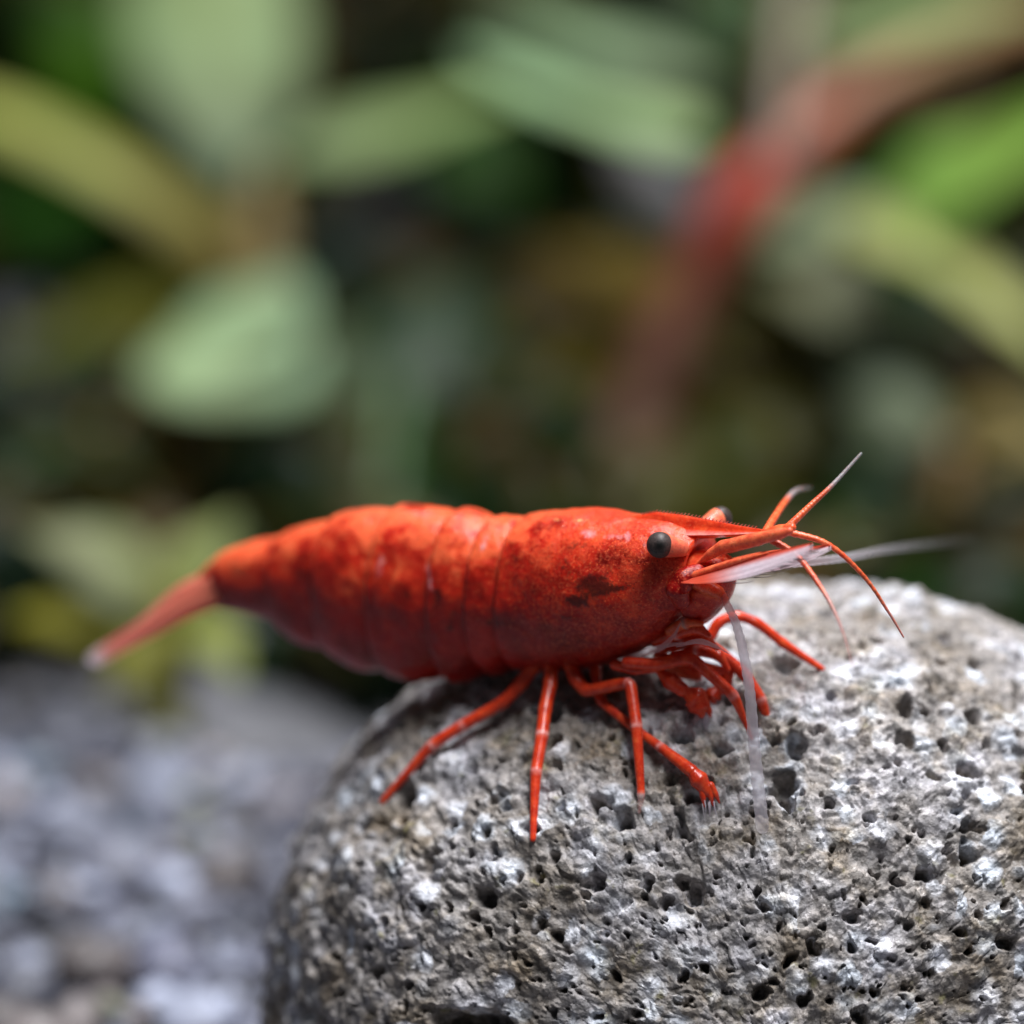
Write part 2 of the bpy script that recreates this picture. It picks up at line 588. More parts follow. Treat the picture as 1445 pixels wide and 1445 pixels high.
def mat_eye():
    m, nt, b, out = new_mat('dark_eye')
    pup = attr(nt, 'pupil').outputs['Fac']
    v = obj_mm(nt)
    vo = voronoi(nt, v, 22.0)
    n = noise(nt, v, 14.0, 3)
    c = mix(nt, pup, ramp(nt, n, [(0.35, (0.030, 0.021, 0.020)), (0.65, (0.065, 0.046, 0.042))]), (0.003, 0.003, 0.003))
    nt.links.new(c, b.inputs['Base Color'])
    b.inputs['Roughness'].default_value = 0.5
    b.inputs['Specular IOR Level'].default_value = 0.3
    b.inputs['Coat Weight'].default_value = 0.06
    b.inputs['Coat Roughness'].default_value = 0.2
    bump(nt, vo.outputs['Distance'], 0.2, 0.00003, b)
    return m

M_STONE, M_GRAVEL, M_GROUND = mat_stone(), mat_gravel(), mat_ground()
M_LEAF, M_STEM, M_BACK = mat_leaf(), mat_stem(), mat_backdrop()
M_SHELL, M_LIMB, M_SALMON, M_EYE, M_CLEAR = mat_shell(), mat_limb(), mat_salmon(), mat_eye(), mat_membrane()
M_TAIL = mat_membrane('tail_fan_shell', (0.85, 0.21, 0.09), 0.5)

# ------------------------------------------------------------------ setting
GZ = -28.0
def build_ground():
    xs = np.linspace(-150, 150, 121); ys = np.linspace(-60, 142, 91)
    X, Y = np.meshgrid(xs, ys, indexing='ij')
    p = np.stack([X.ravel(), Y.ravel(), np.zeros(X.size)], 1)
    p[:, 2] = GZ - 0.8 + 0.5 * fbm(p, 0.05, 3, 3) + 3.0 * sstep(60, 130, p[:, 1])
    o = mesh_obj('ground', p, grid_faces(len(xs), len(ys), wrap=False), M_GROUND)
    tag(o, kind='structure')
    xs = np.linspace(-170, 170, 3)
    v = []
    for x in xs:
        v += [(x, 141, -40), (x, 147, 120), (x, 152, 120), (x, 146, -40)]
    f = []
    for i in range(2):
        for j in range(4):
            a = i * 4
            f.append((a + j, a + (j + 1) % 4, a + 4 + (j + 1) % 4, a + 4 + j))
    o = mesh_obj('tank_back_wall', v, np.array(f), M_BACK, smooth=False)
    tag(o, kind='structure')
build_ground()

# ---- the rock
RC = P(1115, 1480, 213.0)
def build_rock():
    dense = np.linspace(math.radians(-6), math.radians(186), 1260)
    sparse = np.linspace(math.radians(186), math.radians(354), 150)[1:-1]
    al = np.concatenate([dense, sparse])
    ph = np.concatenate([np.linspace(0.004, math.radians(104), 520), np.linspace(math.radians(104), math.radians(179.5), 70)[1:]])
    PH, AL = np.meshgrid(ph, al, indexing='ij')
    d = np.stack([np.sin(PH) * np.cos(AL), -np.cos(PH), np.sin(PH) * np.sin(AL)], -1).reshape(-1, 3)  # right, fwd, up
    p = 2.3
    ax = np.where(d[:, 0] < 0, 19.6, 16.6)
    ay = np.where(d[:, 1] < 0, 13.6, 14.0)
    az = np.where(d[:, 2] < 0, 11.0, 17.2)
    def rad(d):
        return 1.0 / ((np.abs(d[:, 0]) / ax) ** p + (np.abs(d[:, 1]) / ay) ** p + (np.abs(d[:, 2]) / az) ** p) ** (1 / p)
    q = d * rad(d)[:, None]
    n = np.stack([np.sign(d[:, 0]) * (np.abs(q[:, 0]) / ax) ** (p - 1) / ax,
                  np.sign(d[:, 1]) * (np.abs(q[:, 1]) / ay) ** (p - 1) / ay,
                  np.sign(d[:, 2]) * (np.abs(q[:, 2]) / az) ** (p - 1) / az], 1)
    n /= np.linalg.norm(n, axis=1)[:, None]
    disp = 0.55 * fbm(q, 0.10, 3, 5) + 0.22 * fbm(q, 0.6, 3, 9)
    wq = q + 0.30 * np.stack([fbm(q, 0.9, 3, 31), fbm(q, 0.9, 3, 32), fbm(q, 0.9, 3, 33)], 1)
    # crystals and crumbs
    f1, f2, idc = worley(wq, 1.3, 50)
    disp += 0.26 * (0.8 - f1 * f1) * (0.2 + idc)
    f1, f2, idc = worley(wq, 2.6, 60)
    disp += 0.17 * (0.8 - f1 * f1) * (0.3 + idc)
    f1, f2, idc = worley(q, 5.5, 70)
    disp += 0.035 * (0.8 - f1 * f1)
    disp += 0.05 * fbm(q, 2.6, 3, 80)
    # pores of three sizes, rims uneven
    wp = q + 0.22 * np.stack([fbm(q, 1.3, 2, 41), fbm(q, 1.3, 2, 42), fbm(q, 1.3, 2, 43)], 1) + 0.075 * np.stack([fbm(q, 4.5, 2, 44), fbm(q, 4.5, 2, 45), fbm(q, 4.5, 2, 46)], 1)
    def pores(f, s, keep, r0, r1, depth, pts):
        f1, f2, idc = worley(pts, f, s, 0.85)
        r = np.where(idc < keep, r0 + (r1 - r0) * (idc / keep), 1e-4) * f
        return -depth * (0.6 + 0.8 * idc / keep) * (idc < keep) * (1 - sstep(0.30, 1.05, f1 / r))
    disp += pores(0.33, 110, 0.10, 0.4, 0.9, 1.2, wp)
    disp += pores(0.80, 120, 0.62, 0.20, 0.50, 1.05, wp)
    disp += pores(1.30, 130, 0.50, 0.13, 0.30, 0.70, wp)
    disp += pores(2.30, 140, 0.40, 0.07, 0.14, 0.30, wp)
    # the deep hollow low on the face
    hc = np.array([(650 - 1115) / 40 * 1.02, 0, (1480 - 1405) / 40 * 1.02])
    e = np.sqrt(((wp[:, 0] - hc[0]) / 1.75) ** 2 + ((wp[:, 2] - hc[2]) / 0.85) ** 2)
    disp -= 2.2 * (1 - sstep(0.35, 1.0, e)) * (d[:, 1] < 0)
    q = q + n * disp[:, None]
    V = RC + q[:, :1] * RT + q[:, 1:2] * FW + q[:, 2:3] * UP
    F = grid_faces(len(ph), len(al))
    F = F[:, ::-1]
    na = len(al)
    c0 = len(V)
    V = np.vstack([V, V[:na].mean(0), V[-na:].mean(0)])
    j = np.arange(na); j2 = (j + 1) % na
    base = (len(ph) - 1) * na
    tri = np.concatenate([np.stack([np.full(na, c0), j, j2], 1), np.stack([np.full(na, c0 + 1), base + j2, base + j], 1)])
    o = mesh_obj('rock', V, [F, tri], M_STONE, origin=(RC[0], RC[1], GZ))
    tag(o, 'rounded grey porous stone with white crystals under the red shrimp', 'rock')
    return o
rock = build_rock()
bpy.context.view_layer.update()

def hit_rock(px, py):
    """distance along the view axis where the sight line meets the stone"""
    t = P(px, py, 200.0)
    dr = Vector(t - CAM).normalized()
    mw = rock.matrix_world.inverted()
    ok, loc, nrm, idx = rock.ray_cast(mw @ Vector(CAM * MM), dr)
    if not ok:
        return None
    w = np.array(rock.matrix_world @ loc) / MM
    return proj(w)[2]

# ---- gravel
def ico():
    import bmesh
    bm = bmesh.new()
    bmesh.ops.create_icosphere(bm, subdivisions=2, radius=1.0)
    v = np.array([x.co[:] for x in bm.verts]); f = np.array([[y.index for y in x.verts] for x in bm.faces])
    bm.free()
    return v, f

def build_gravel():
    v0, f0 = ico()
    V, F, C = [], [], []
    pts = []
    cell = {}
    k = 0
    pal = np.array([(0.30, 0.30, 0.34), (0.42, 0.43, 0.49), (0.16, 0.16, 0.18), (0.62, 0.64, 0.72), (0.36, 0.31, 0.28), (0.24, 0.24, 0.29), (0.50, 0.47, 0.45), (0.27, 0.34, 0.38), (0.32, 0.33, 0.20)])
    pw = np.array([.22, .18, .15, .12, .08, .12, .06, .05, .02])
    for _ in range(32000):
        x = rng.uniform(-105, 60); y = rng.uniform(-14, 66)
        r = 0.55 + 1.7 * rng.random() ** 2.0
        # clear of the stone
        if ((x - RC[0]) / 19.0) ** 2 + ((y - RC[1]) / 14.5) ** 2 < 1.0:
            continue
        if y > 58 + 1.5 * math.sin(x * 0.3 + 1) - 8 * float(sstep(-25, -15, x)):
            continue
        gx, gy = int(x // 2), int(y // 2)
        bad = False
        for a in (-1, 0, 1):
            for b in (-1, 0, 1):
                for (qx, qy, qr) in cell.get((gx + a, gy + b), ()):
                    if (qx - x) ** 2 + (qy - y) ** 2 < (0.78 * (qr + r)) ** 2:
                        bad = True
        if bad:
            continue
        cell.setdefault((gx, gy), []).append((x, y, r))
        s = np.array([1.0, rng.uniform(0.7, 1.1), rng.uniform(0.55, 0.85)]) * r
        a = rng.uniform(0, 6.28)
        v = v0 * (1 + 0.16 * rng.standard_normal((len(v0), 1)) * 0.7)
        v = v * s
        ca, sa = math.cos(a), math.sin(a)
        v = np.stack([v[:, 0] * ca - v[:, 1] * sa, v[:, 0] * sa + v[:, 1] * ca, v[:, 2]], 1)
        zz = GZ + 3.0 * float(sstep(60, 130, y)) + r * 0.15 + rng.uniform(-0.1, 0.5)
        v = v + np.array([x, y, zz])
        V.append(v); F.append(f0 + k); k += len(v)
        c = pal[rng.choice(len(pal), p=pw)] ** 1.15 * rng.uniform(0.40, 0.90) * np.array([0.95, 0.98, 1.10]) * (1.7 if rng.random() < 0.13 else 1.0)
        C.append(np.repeat(c[None], len(v), 0))
    o = mesh_obj('gravel', np.vstack(V), np.concatenate(F), M_GRAVEL, attrs={'tint': np.vstack(C)})
    tag(o, 'loose grey and white gravel covering the tank floor', 'gravel', kind='stuff')
build_gravel()

# ------------------------------------------------------------------ plants
def leaf_geo(base, ctrl, tip, width, tilt=1.0, fold=0.10, wave=0.06, nu=22, nv=9, shape=(0.75, 1.0), thick=0.28, seed=0):
    """a leaf blade from base over ctrl to tip (points in mm); width in mm; tilt leans the blade away from the viewer"""
    base, ctrl, tip = map(np.asarray, (base, ctrl, tip))
    t = np.linspace(0, 1, nu)[:, None]
    path = (1 - t) ** 2 * base + 2 * t * (1 - t) * ctrl + t ** 2 * tip
    T = np.gradient(path, axis=0); T /= np.linalg.norm(T, axis=1)[:, None]
    # width direction: across the blade in the picture plane, leaning back by tilt
    side = np.cross(T, FW); side /= np.linalg.norm(side, axis=1)[:, None] + 1e-9
    sgn = np.where((side @ UP) >= 0, 1.0, -1.0)[:, None]
    side = side * sgn + FW * tilt
    side -= T * np.sum(side * T, 1)[:, None]
    side /= np.linalg.norm(side, axis=1)[:, None]
    nrm = np.cross(T, side)
    s = t[:, 0]
    w = width * 0.5 * (np.sin(np.pi * np.clip(s, 0, 1) ** shape[0]) ** shape[1]) + 0.12
    v = np.linspace(-1, 1, nv)
    r = np.random.default_rng(seed)
    ph = r.uniform(0, 6.28, 2)
    V = path[:, None, :] + side[:, None, :] * (w[:, None] * v[None, :])[..., None]
    lift = fold * width * (np.abs(v)[None, :] ** 1.3) * (w / w.max())[:, None] + wave * width * np.sin(s[:, None] * 9 + v[None, :] * 1.7 + ph[0]) * (np.abs(v)[None, :])
    V = V + nrm[:, None, :] * lift[..., None]
    th = thick * (1 - 0.75 * np.abs(v)[None, :]) * np.ones((nu, 1))
    A = (V + nrm[:, None, :] * th[..., None] * 0.5).reshape(-1, 3)
    Bv = (V - nrm[:, None, :] * th[..., None] * 0.5).reshape(-1, 3)
    Fa = grid_faces(nu, nv, wrap=False)
    Fb = Fa[:, ::-1] + nu * nv
    idx = np.concatenate([np.arange(nv), np.arange(1, nu) * nv + nv - 1, (nu - 1) * nv + np.arange(nv - 2, -1, -1), np.arange(nu - 2, 0, -1) * nv])
    rim = np.stack([idx, np.roll(idx, -1), np.roll(idx, -1) + nu * nv, idx + nu * nv], 1)[:, ::-1]
    rib = np.tile(np.exp(-(v / 0.12) ** 2)[None, :], (nu, 1)).ravel()
    s_all = np.repeat(s, nv)
    return np.vstack([A, Bv]), [np.concatenate([Fa, Fb, rim])], np.concatenate([rib, rib]), np.concatenate([s_all, s_all])

def add_leaf(plant, base, ctrl, tip, wpx, tint, tint2=None, tilt=1.0, **kw):
    b, c, t = P(*base), P(*ctrl), P(*tip)
    w = wpx / PPM * base[2] / D0
    add_leaf.k += 1
    V, F, rib, s = leaf_geo(b, c, t, w, tilt, seed=add_leaf.k, **kw)
    tint = np.array(tint); tint2 = tint if tint2 is None else np.array(tint2)
    C = 0.72 * (tint[None] * (1 - s[:, None]) + tint2[None] * s[:, None]) ** 1.0
    lum = C.mean(1, keepdims=True)
    C = np.clip(lum + (C - lum) * 1.12, 0.004, 0.8)
    return mesh_obj('leaf', V, F, M_LEAF, parent=plant, attrs={'tint': C, 'rib': rib})
add_leaf.k = 0

def add_stem(plant, pts, rads, tint, tint2=None, name='stem', n=40):
    path = catmull([P(*p) for p in pts], n)
    rad = np.interp(np.linspace(0, 1, n), np.linspace(0, 1, len(rads)), rads)
    # leaf nodes swell the stem a little
    rad = rad * (1 + 0.12 * np.maximum(0, np.sin(np.linspace(0, 26, n))) ** 6)
    V, F, t = tube(path, rad, 16)
    tl = np.array([tint, tint2 if tint2 is not None else tint]) if not isinstance(tint, list) else np.array(tint)
    C = np.stack([np.interp(t, np.linspace(0, 1, len(tl)), tl[:, k]) for k in range(3)], 1)
    return mesh_obj(name, V, F, M_STEM, parent=plant, attrs={'tint': C})

def ground_at(px, d):
    """photo row where the tank floor lies at this column and distance -> point"""
    k = d / D0 / PPM
    p = CAM + FW * d + RT * ((px - 722.5) * k)
    s = (GZ - p[2]) / UP[2]
    return 722.5 - s / k

PALE = (0.36, 0.50, 0.21); MINT = (0.30, 0.52, 0.24); YEL = (0.42, 0.44, 0.11); OLIVE = (0.19, 0.18, 0.03)
BROWN = (0.17, 0.10, 0.04); DARK = (0.03, 0.085, 0.010); TAN = (0.38, 0.27, 0.08); GREEN = (0.34, 0.56, 0.13); GREY = (0.22, 0.29, 0.16)

def build_plants():
    # broad-leaved plant on the left
    d = 292
    g = ground_at(400, d)
    p = thing('broad_leaf_plant', 'broad pale leaved water plant rising behind the shrimp tail', 'plant', P(400, g, d))
    add_stem(p, [(400, g + 4, d), (390, 760, d), (372, 520, d), (365, 350, d), (372, 250, d)], [2.0, 1.7, 1.5, 1.3, 0.7], BROWN, (0.20, 0.15, 0.05))
    add_leaf(p, (335, 275, d), (295, 120, d + 4), (285, -360, d + 30), 255, (0.20, 0.25, 0.19), PALE, tilt=0.2, shape=(1.05, 1.5))
    add_leaf(p, (362, 400, d), (200, 210, d - 2), (-130, 120, d + 2), 95, BROWN, (0.58, 0.68, 0.20), tilt=1.1, shape=(0.85, 0.7))
    add_leaf(p, (400, 385, d - 3), (350, 450, d - 6), (205, 545, d - 12), 165, (0.32, 0.48, 0.31), (0.42, 0.56, 0.32), tilt=1.3, shape=(0.9, 0.7))
    add_leaf(p, (398, 480, d - 3), (420, 545, d - 8), (235, 560, d - 16), 100, (0.36, 0.52, 0.36), (0.42, 0.56, 0.34), tilt=1.5, shape=(0.8, 0.7))
    add_leaf(p, (380, 505, d), (520, 540, d), (700, 490, d + 6), 95, (0.14, 0.20, 0.11), (0.07, 0.11, 0.06), tilt=0.3)
    add_leaf(p, (395, 230, d), (540, 190, d + 2), (725, 130, d + 14), 90, GREY, PALE, tilt=1.2)
    add_leaf(p, (380, 700, d), (270, 650, d), (130, 590, d - 4), 120, (0.3, 0.19, 0.08), (0.42, 0.27, 0.15), tilt=0.4)
    add_leaf(p, (390, 680, d), (340, 640, d - 4), (280, 610, d - 10), 110, (0.3, 0.19, 0.06), (0.42, 0.24, 0.07), tilt=0.2)
    add_leaf(p, (370, 430, d + 6), (210, 420, d + 8), (-40, 520, d + 6), 120, OLIVE, (0.24, 0.27, 0.05), tilt=0.6)
    add_leaf(p, (360, 340, d + 14), (200, 310, d + 20), (-60, 310, d + 22), 170, (0.03, 0.09, 0.012), (0.025, 0.09, 0.012), tilt=0.0)
    add_leaf(p, (360, 300, d + 16), (200, 120, d + 24), (0, -30, d + 28), 280, (0.05, 0.13, 0.012), (0.06, 0.15, 0.015), tilt=0.0)

    # red-stemmed plant on the right
    d = 288
    g = ground_at(815, d)
    p = thing('red_stem_plant', 'water plant with thick bending red stem behind the shrimp head', 'plant', P(815, g, d))
    RED = (0.36, 0.055, 0.03)
    add_stem(p, [(815, g + 4, d), (850, 700, d), (925, 520, d), (990, 380, d), (1060, 270, d), (1180, 160, d + 2), (1310, 78, d + 4), (1500, 10, d + 8)], [1.6, 1.6, 1.5, 1.4, 1.6, 1.3, 0.9, 0.6], [(0.14, 0.09, 0.065), (0.14, 0.085, 0.06), (0.12, 0.05, 0.03), (0.13, 0.03, 0.015), (0.36, 0.028, 0.010), (0.24, 0.07, 0.025), (0.22, 0.12, 0.04), (0.26, 0.12, 0.04)])
    add_stem(p, [(1095, 235, d), (1112, 120, d + 3), (1125, -60, d + 8)], [1.2, 1.2, 1.1], (0.11, 0.07, 0.04), (0.13, 0.11, 0.06), name='branch')
    add_leaf(p, (1000, 175, d), (880, 190, d - 4), (650, 70, d - 6), 80, (0.50, 0.66, 0.34), (0.44, 0.68, 0.42), tilt=1.3, shape=(0.75, 0.6))
    add_leaf(p, (1020, 120, d + 2), (870, 60, d + 2), (680, 20, d + 6), 75, GREY, (0.40, 0.62, 0.38), tilt=1.1)
    add_leaf(p, (1110, 60, d + 4), (1230, 45, d + 8), (1480, -10, d + 10), 90, GREY, PALE, tilt=1.2)
    add_leaf(p, (1230, 290, d), (1340, 300, d - 4), (1540, 130, d - 6), 170, (0.2, 0.36, 0.1), GREEN, tilt=1.1)
    add_leaf(p, (1050, 330, d), (1120, 310, d), (1260, 290, d + 2), 110, GREY, (0.24, 0.28, 0.18), tilt=0.8)
    add_leaf(p, (1180, 320, d - 2), (1330, 330, d - 6), (1500, 520, d - 8), 100, (0.36, 0.40, 0.16), (0.62, 0.66, 0.28), tilt=1.2)
    add_leaf(p, (1060, 380, d), (1200, 370, d), (1340, 560, d - 2), 130, (0.20, 0.20, 0.10), (0.20, 0.24, 0.15), tilt=0.7)
    add_leaf(p, (980, 400, d), (880, 400, d), (770, 350, d + 4), 110, (0.18, 0.12, 0.03), (0.24, 0.18, 0.04), tilt=0.6)
    add_leaf(p, (960, 440, d), (860, 470, d + 2), (760, 570, d + 2), 100, (0.18, 0.09, 0.04), OLIVE, tilt=0.4)
    add_leaf(p, (950, 470, d + 4), (1060, 470, d + 4), (1180, 540, d + 4), 110, OLIVE, (0.18, 0.15, 0.04), tilt=0.3)
    add_leaf(p, (1010, 330, d + 8), (920, 260, d + 10), (860, 150, d + 12), 90, (0.13, 0.13, 0.14), (0.18, 0.18, 0.20), tilt=0.2)

    # low plants on the gravel
    d = 259
    g = ground_at(230, d)
    p = thing('low_olive_plant', 'low olive leaved plant growing from gravel under the shrimp tail', 'plant', P(230, g, d))
    add_stem(p, [(230, g + 4, d), (232, g - 60, d), (236, 840, d)], [1.3, 1.1, 0.7], OLIVE, OLIVE)
    add_leaf(p, (235, 870, d), (180, 770, d - 1), (20, 745, d), 130, (0.24, 0.28, 0.13), (0.29, 0.32, 0.18), tilt=0.9)
    add_leaf(p, (240, 880, d), (260, 790, d), (330, 730, d + 2), 110, (0.32, 0.38, 0.15), (0.34, 0.40, 0.18), tilt=0.9)
    add_leaf(p, (232, 900, d), (140, 860, d), (10, 875, d - 2), 85, (0.30, 0.30, 0.03), (0.26, 0.25, 0.025), tilt=0.7)
    add_leaf(p, (236, 900, d), (280, 860, d - 1), (340, 960, d - 3), 110, (0.28, 0.32, 0.09), (0.26, 0.30, 0.07), tilt=0.8)
    add_leaf(p, (230, 920, d), (200, 905, d - 2), (150, 985, d - 3), 80, (0.24, 0.25, 0.05), (0.22, 0.22, 0.05), tilt=0.6)

    d = 286
    g = ground_at(520, d)
    p = thing('dark_green_plant', 'dark green bushy plant in shade behind the shrimp belly', 'plant', P(520, g, d))
    add_stem(p, [(520, g + 4, d), (525, 800, d), (560, 560, d + 4)], [1.4, 1.2, 0.8], DARK, DARK)
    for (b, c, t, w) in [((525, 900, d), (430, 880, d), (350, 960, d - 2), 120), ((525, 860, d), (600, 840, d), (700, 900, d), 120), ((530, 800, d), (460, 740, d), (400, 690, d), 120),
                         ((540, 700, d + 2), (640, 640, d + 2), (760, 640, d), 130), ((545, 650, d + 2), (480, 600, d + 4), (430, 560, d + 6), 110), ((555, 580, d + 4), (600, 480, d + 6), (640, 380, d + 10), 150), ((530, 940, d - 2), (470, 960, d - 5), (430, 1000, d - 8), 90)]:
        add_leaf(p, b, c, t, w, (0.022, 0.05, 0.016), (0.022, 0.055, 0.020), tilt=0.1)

    d = 280
    g = ground_at(1330, d)
    p = thing('tan_leaf_plant', 'plant with tan and green leaves behind the stone beyond the feelers', 'plant', P(1330, g, d))
    add_stem(p, [(1330, g + 4, d), (1335, 850, d), (1345, 640, d)], [1.5, 1.3, 0.8], BROWN, BROWN)
    add_leaf(p, (1340, 680, d), (1390, 600, d - 2), (1500, 640, d - 4), 140, (0.24, 0.19, 0.08), (0.32, 0.26, 0.10), tilt=0.9)
    add_leaf(p, (1335, 760, d), (1400, 760, d), (1500, 830, d), 120, (0.20, 0.13, 0.07), (0.22, 0.15, 0.08), tilt=0.5)
    add_leaf(p, (1330, 740, d), (1250, 740, d), (1150, 800, d - 2), 110, (0.16, 0.15, 0.05), OLIVE, tilt=0.6)
    add_leaf(p, (1330, 840, d), (1220, 800, d), (1040, 835, d - 4), 90, (0.16, 0.22, 0.07), (0.22, 0.36, 0.12), tilt=0.9)
    add_leaf(p, (1342, 640, d), (1260, 560, d), (1190, 560, d + 2), 110, (0.14, 0.17, 0.10), (0.13, 0.17, 0.11), tilt=0.4)
    add_leaf(p, (1330, 800, d), (1400, 850, d - 2), (1480, 900, d - 4), 90, (0.13, 0.10, 0.06), BROWN, tilt=0.4)

    # dark leafy growth filling the back of the tank
    V, F, C, R, k = [], [], [], [], 0
    for i in range(1300):
        if i < 600:
            px, py, dd = rng.uniform(-700, 1900), rng.uniform(-300, 900), rng.uniform(318, 334)
        else:                                   # low undergrowth on the floor behind the gravel
            px0 = rng.uniform(-700, 1900)
            px, dd = px0, (266 if px0 < 420 else 261) + 60 * rng.random() ** 1.3
            py = ground_at(px, dd) - rng.uniform(0, 90)
        a = rng.uniform(0, 6.28); L = rng.uniform(110, 300) if i < 600 else rng.uniform(60, 150)
        b = P(px, py, dd); t = P(px + L * math.cos(a), py - L * math.sin(a) * 0.8, dd + rng.uniform(-6, 6))
        c = (b + t) / 2 + UP * rng.uniform(0, 2.5)
        v, f, rib, s = leaf_geo(b, c, t, rng.uniform(3.5, 9), rng.uniform(-0.6, 0.4), nu=8, nv=5, seed=i)
        V.append(v); F.append(f[0] + k); k += len(v)
        base = 0.8 * np.array([(0.02, 0.06, 0.007), (0.06, 0.06, 0.010), (0.012, 0.03, 0.014), (0.085, 0.055, 0.014)][rng.integers(0, 4)]) * rng.uniform(0.6, 1.3)
        C.append(np.repeat(base[None], len(v), 0)); R.append(rib)
    o = mesh_obj('background_foliage', np.vstack(V), np.concatenate(F), M_LEAF, attrs={'tint': np.vstack(C), 'rib': np.concatenate(R)})
    tag(o, 'dark tangled foliage filling the back of the aquarium', 'foliage', kind='stuff')
build_plants()

# ------------------------------------------------------------------ shrimp
YAW = math.radians(30.0)
BF = np.array([math.cos(YAW), -math.sin(YAW), 0.0])      # forward
BL = np.array([-math.sin(YAW), -math.cos(YAW), 0.0])     # to the near flank
BU = np.array([0.0, 0.0, 1.0])
B0 = P(931, 769, 200.0) - 1.75 * BL

def S(px, py, b=0.0):
    """photo pixel on the plane b mm beside the body's middle plane"""
    r = P(px, py, 200.0) - CAM
    t = ((B0 + b * BL - CAM) @ BL) / (r @ BL)
    return CAM + r * t

def Sd(px, py, b=0.0):
    return proj(S(px, py, b))[2]

feet_d = hit_rock(752, 1182)
base_pt = P(880, 1120, hit_rock(880, 1120))
shrimp = thing('shrimp', 'bright red freshwater shrimp standing on the grey porous stone', 'shrimp', base_pt)

def build_body():
    # X on the middle line, top row, bottom row, half width (mm)
    st = np.array([
        (286, 806, 838, 0.30), (298, 791, 846, 0.55), (318, 777, 856, 0.80), (350, 767, 862, 0.98), (400, 753, 882, 1.22),
        (440, 739, 902, 1.46), (480, 727, 921, 1.72), (520, 719, 938, 1.92), (560, 717, 949, 2.05), (620, 719, 954, 2.15),
        (660, 723, 955, 2.15), (700, 729, 945, 2.10), (738, 731, 941, 2.12), (760, 724, 944, 2.25), (800, 719, 946, 2.35),
        (850, 721, 938, 2.32), (890, 726, 928, 2.20), (925, 728, 912, 2.00), (955, 735, 890, 1.72), (978, 745, 862, 1.45), (988, 753, 846, 1.30)])
    xs = np.linspace(286, 988, 520)
    top = gsmooth(np.interp(xs, st[:, 0], st[:, 1]), 7)
    bot = gsmooth(np.interp(xs, st[:, 0], st[:, 2]), 7)
    wid = gsmooth(np.interp(xs, st[:, 0], st[:, 3]), 9)
    # fold back under the carapace edge, then the inner head
    core = np.array([(987, 765, 838, 1.10), (978, 775, 850, 0.95), (975, 778, 884, 0.95), (990, 776, 884, 1.0), (1006, 778, 874, 0.98), (1018, 782, 862, 0.88), (1028, 788, 850, 0.70), (1034, 800, 838, 0.40), (1036, 812, 826, 0.15)])
    ct = np.linspace(0, len(core) - 1, 70)
    cc = np.stack([np.interp(ct, np.arange(len(core)), core[:, j]) for j in range(4)], 1)
    cc[3:] = gsmooth(cc, 3)[3:]
    X = np.concatenate([xs, cc[:, 0]]); Tp = np.concatenate([top, cc[:, 1]]); Bt = np.concatenate([bot, cc[:, 2]]); W = np.concatenate([wid, cc[:, 3]])
    n = len(X); ring = 180
    th = np.linspace(0, 2 * math.pi, ring, endpoint=False)
    ct_, st_ = np.cos(th), np.sin(th)
    e = 2 / 2.25
    lx = np.sign(ct_) * np.abs(ct_) ** e
    lz = np.sign(st_) * np.abs(st_) ** e
    lx = lx * (1 - 0.10 * np.maximum(0, -st_)) * (1 - 0.06 * np.maximum(0, st_))
    pt = np.array([S(x, t) for x, t in zip(X, Tp)]); pb = np.array([S(x, b) for x, b in zip(X, Bt)])
    cen = (pt + pb) / 2
    hv = (pt - pb) / 2
    E = np.linalg.norm(hv, axis=1) * 0.951
    H = np.sqrt(np.maximum(E ** 2 - (0.27 * W) ** 2, 0.02)) / 0.951
    # relief: overlapping plates of the abdomen
    bounds = np.array([286, 400, 474, 556, 642, 696, 738])
    rel = np.zeros(n); seam = np.zeros(n)
    for i in range(len(bounds) - 1):
        f, r = bounds[i + 1], bounds[i]           # front edge, rear edge
        m = (X >= r) & (X < f) & (np.arange(n) < 520)
        u = (f - X[m]) / (f - r)
        rel[m] = -0.15 + 0.31 * np.sin(u * 1.75) ** 0.9 - 0.08 * np.exp(-u * (f - r) / 3)
        seam[m] = np.maximum(np.exp(-((f - X[m]) / 3.0) ** 2), 0.0)
    car = (X >= 738) & (np.arange(n) < 520)
    rel[car] = 0.10 * np.exp(-(X[car] - 738) / 60) + 0.01
    rel[(X < 310)] *= 0.3
    rel[:520] = gsmooth(rel[:520], 1.6)
    # lower rims of the plates: rounded lobes
    lobe = np.zeros(n)
    for i in range(1, len(bounds) - 1):
        f, r = bounds[i + 1], bounds[i]
        m = (X >= r) & (X < f) & (np.arange(n) < 520)
        u = (f - X[m]) / (f - r)
        lobe[m] = np.sin(np.pi * u) ** 0.8 * 0.24 - 0.06
    lobe[:520] = gsmooth(lobe[:520], 2)
    rr = 1 + (rel / np.maximum(H, 0.3))[:, None] * np.ones((1, ring)) * (0.6 + 0.4 * np.abs(ct_))[None, :]
    rr = rr + (lobe / np.maximum(H, 0.3))[:, None] * np.maximum(0, -st_)[None, :] ** 2
    V = cen[:, None, :] + BL * (W[:, None] * lx[None, :] * rr)[..., None] + BU * (H[:, None] * lz[None, :] * rr)[..., None]
    # flat shear: plates lean backwards towards their lower rim
    V = V.reshape(-1, 3)
    Vn = (V - B0)
    loc = np.stack([Vn @ BF, Vn @ BL, Vn @ BU], 1)
    nrm = (V.reshape(n, ring, 3) - cen[:, None, :]).reshape(-1, 3)
    nrm /= np.linalg.norm(nrm, axis=1)[:, None] + 1e-9
    V = V + nrm * (0.06 * fbm(loc, 0.7, 3, 200) + 0.014 * fbm(loc, 3.0, 3, 210))[:, None]
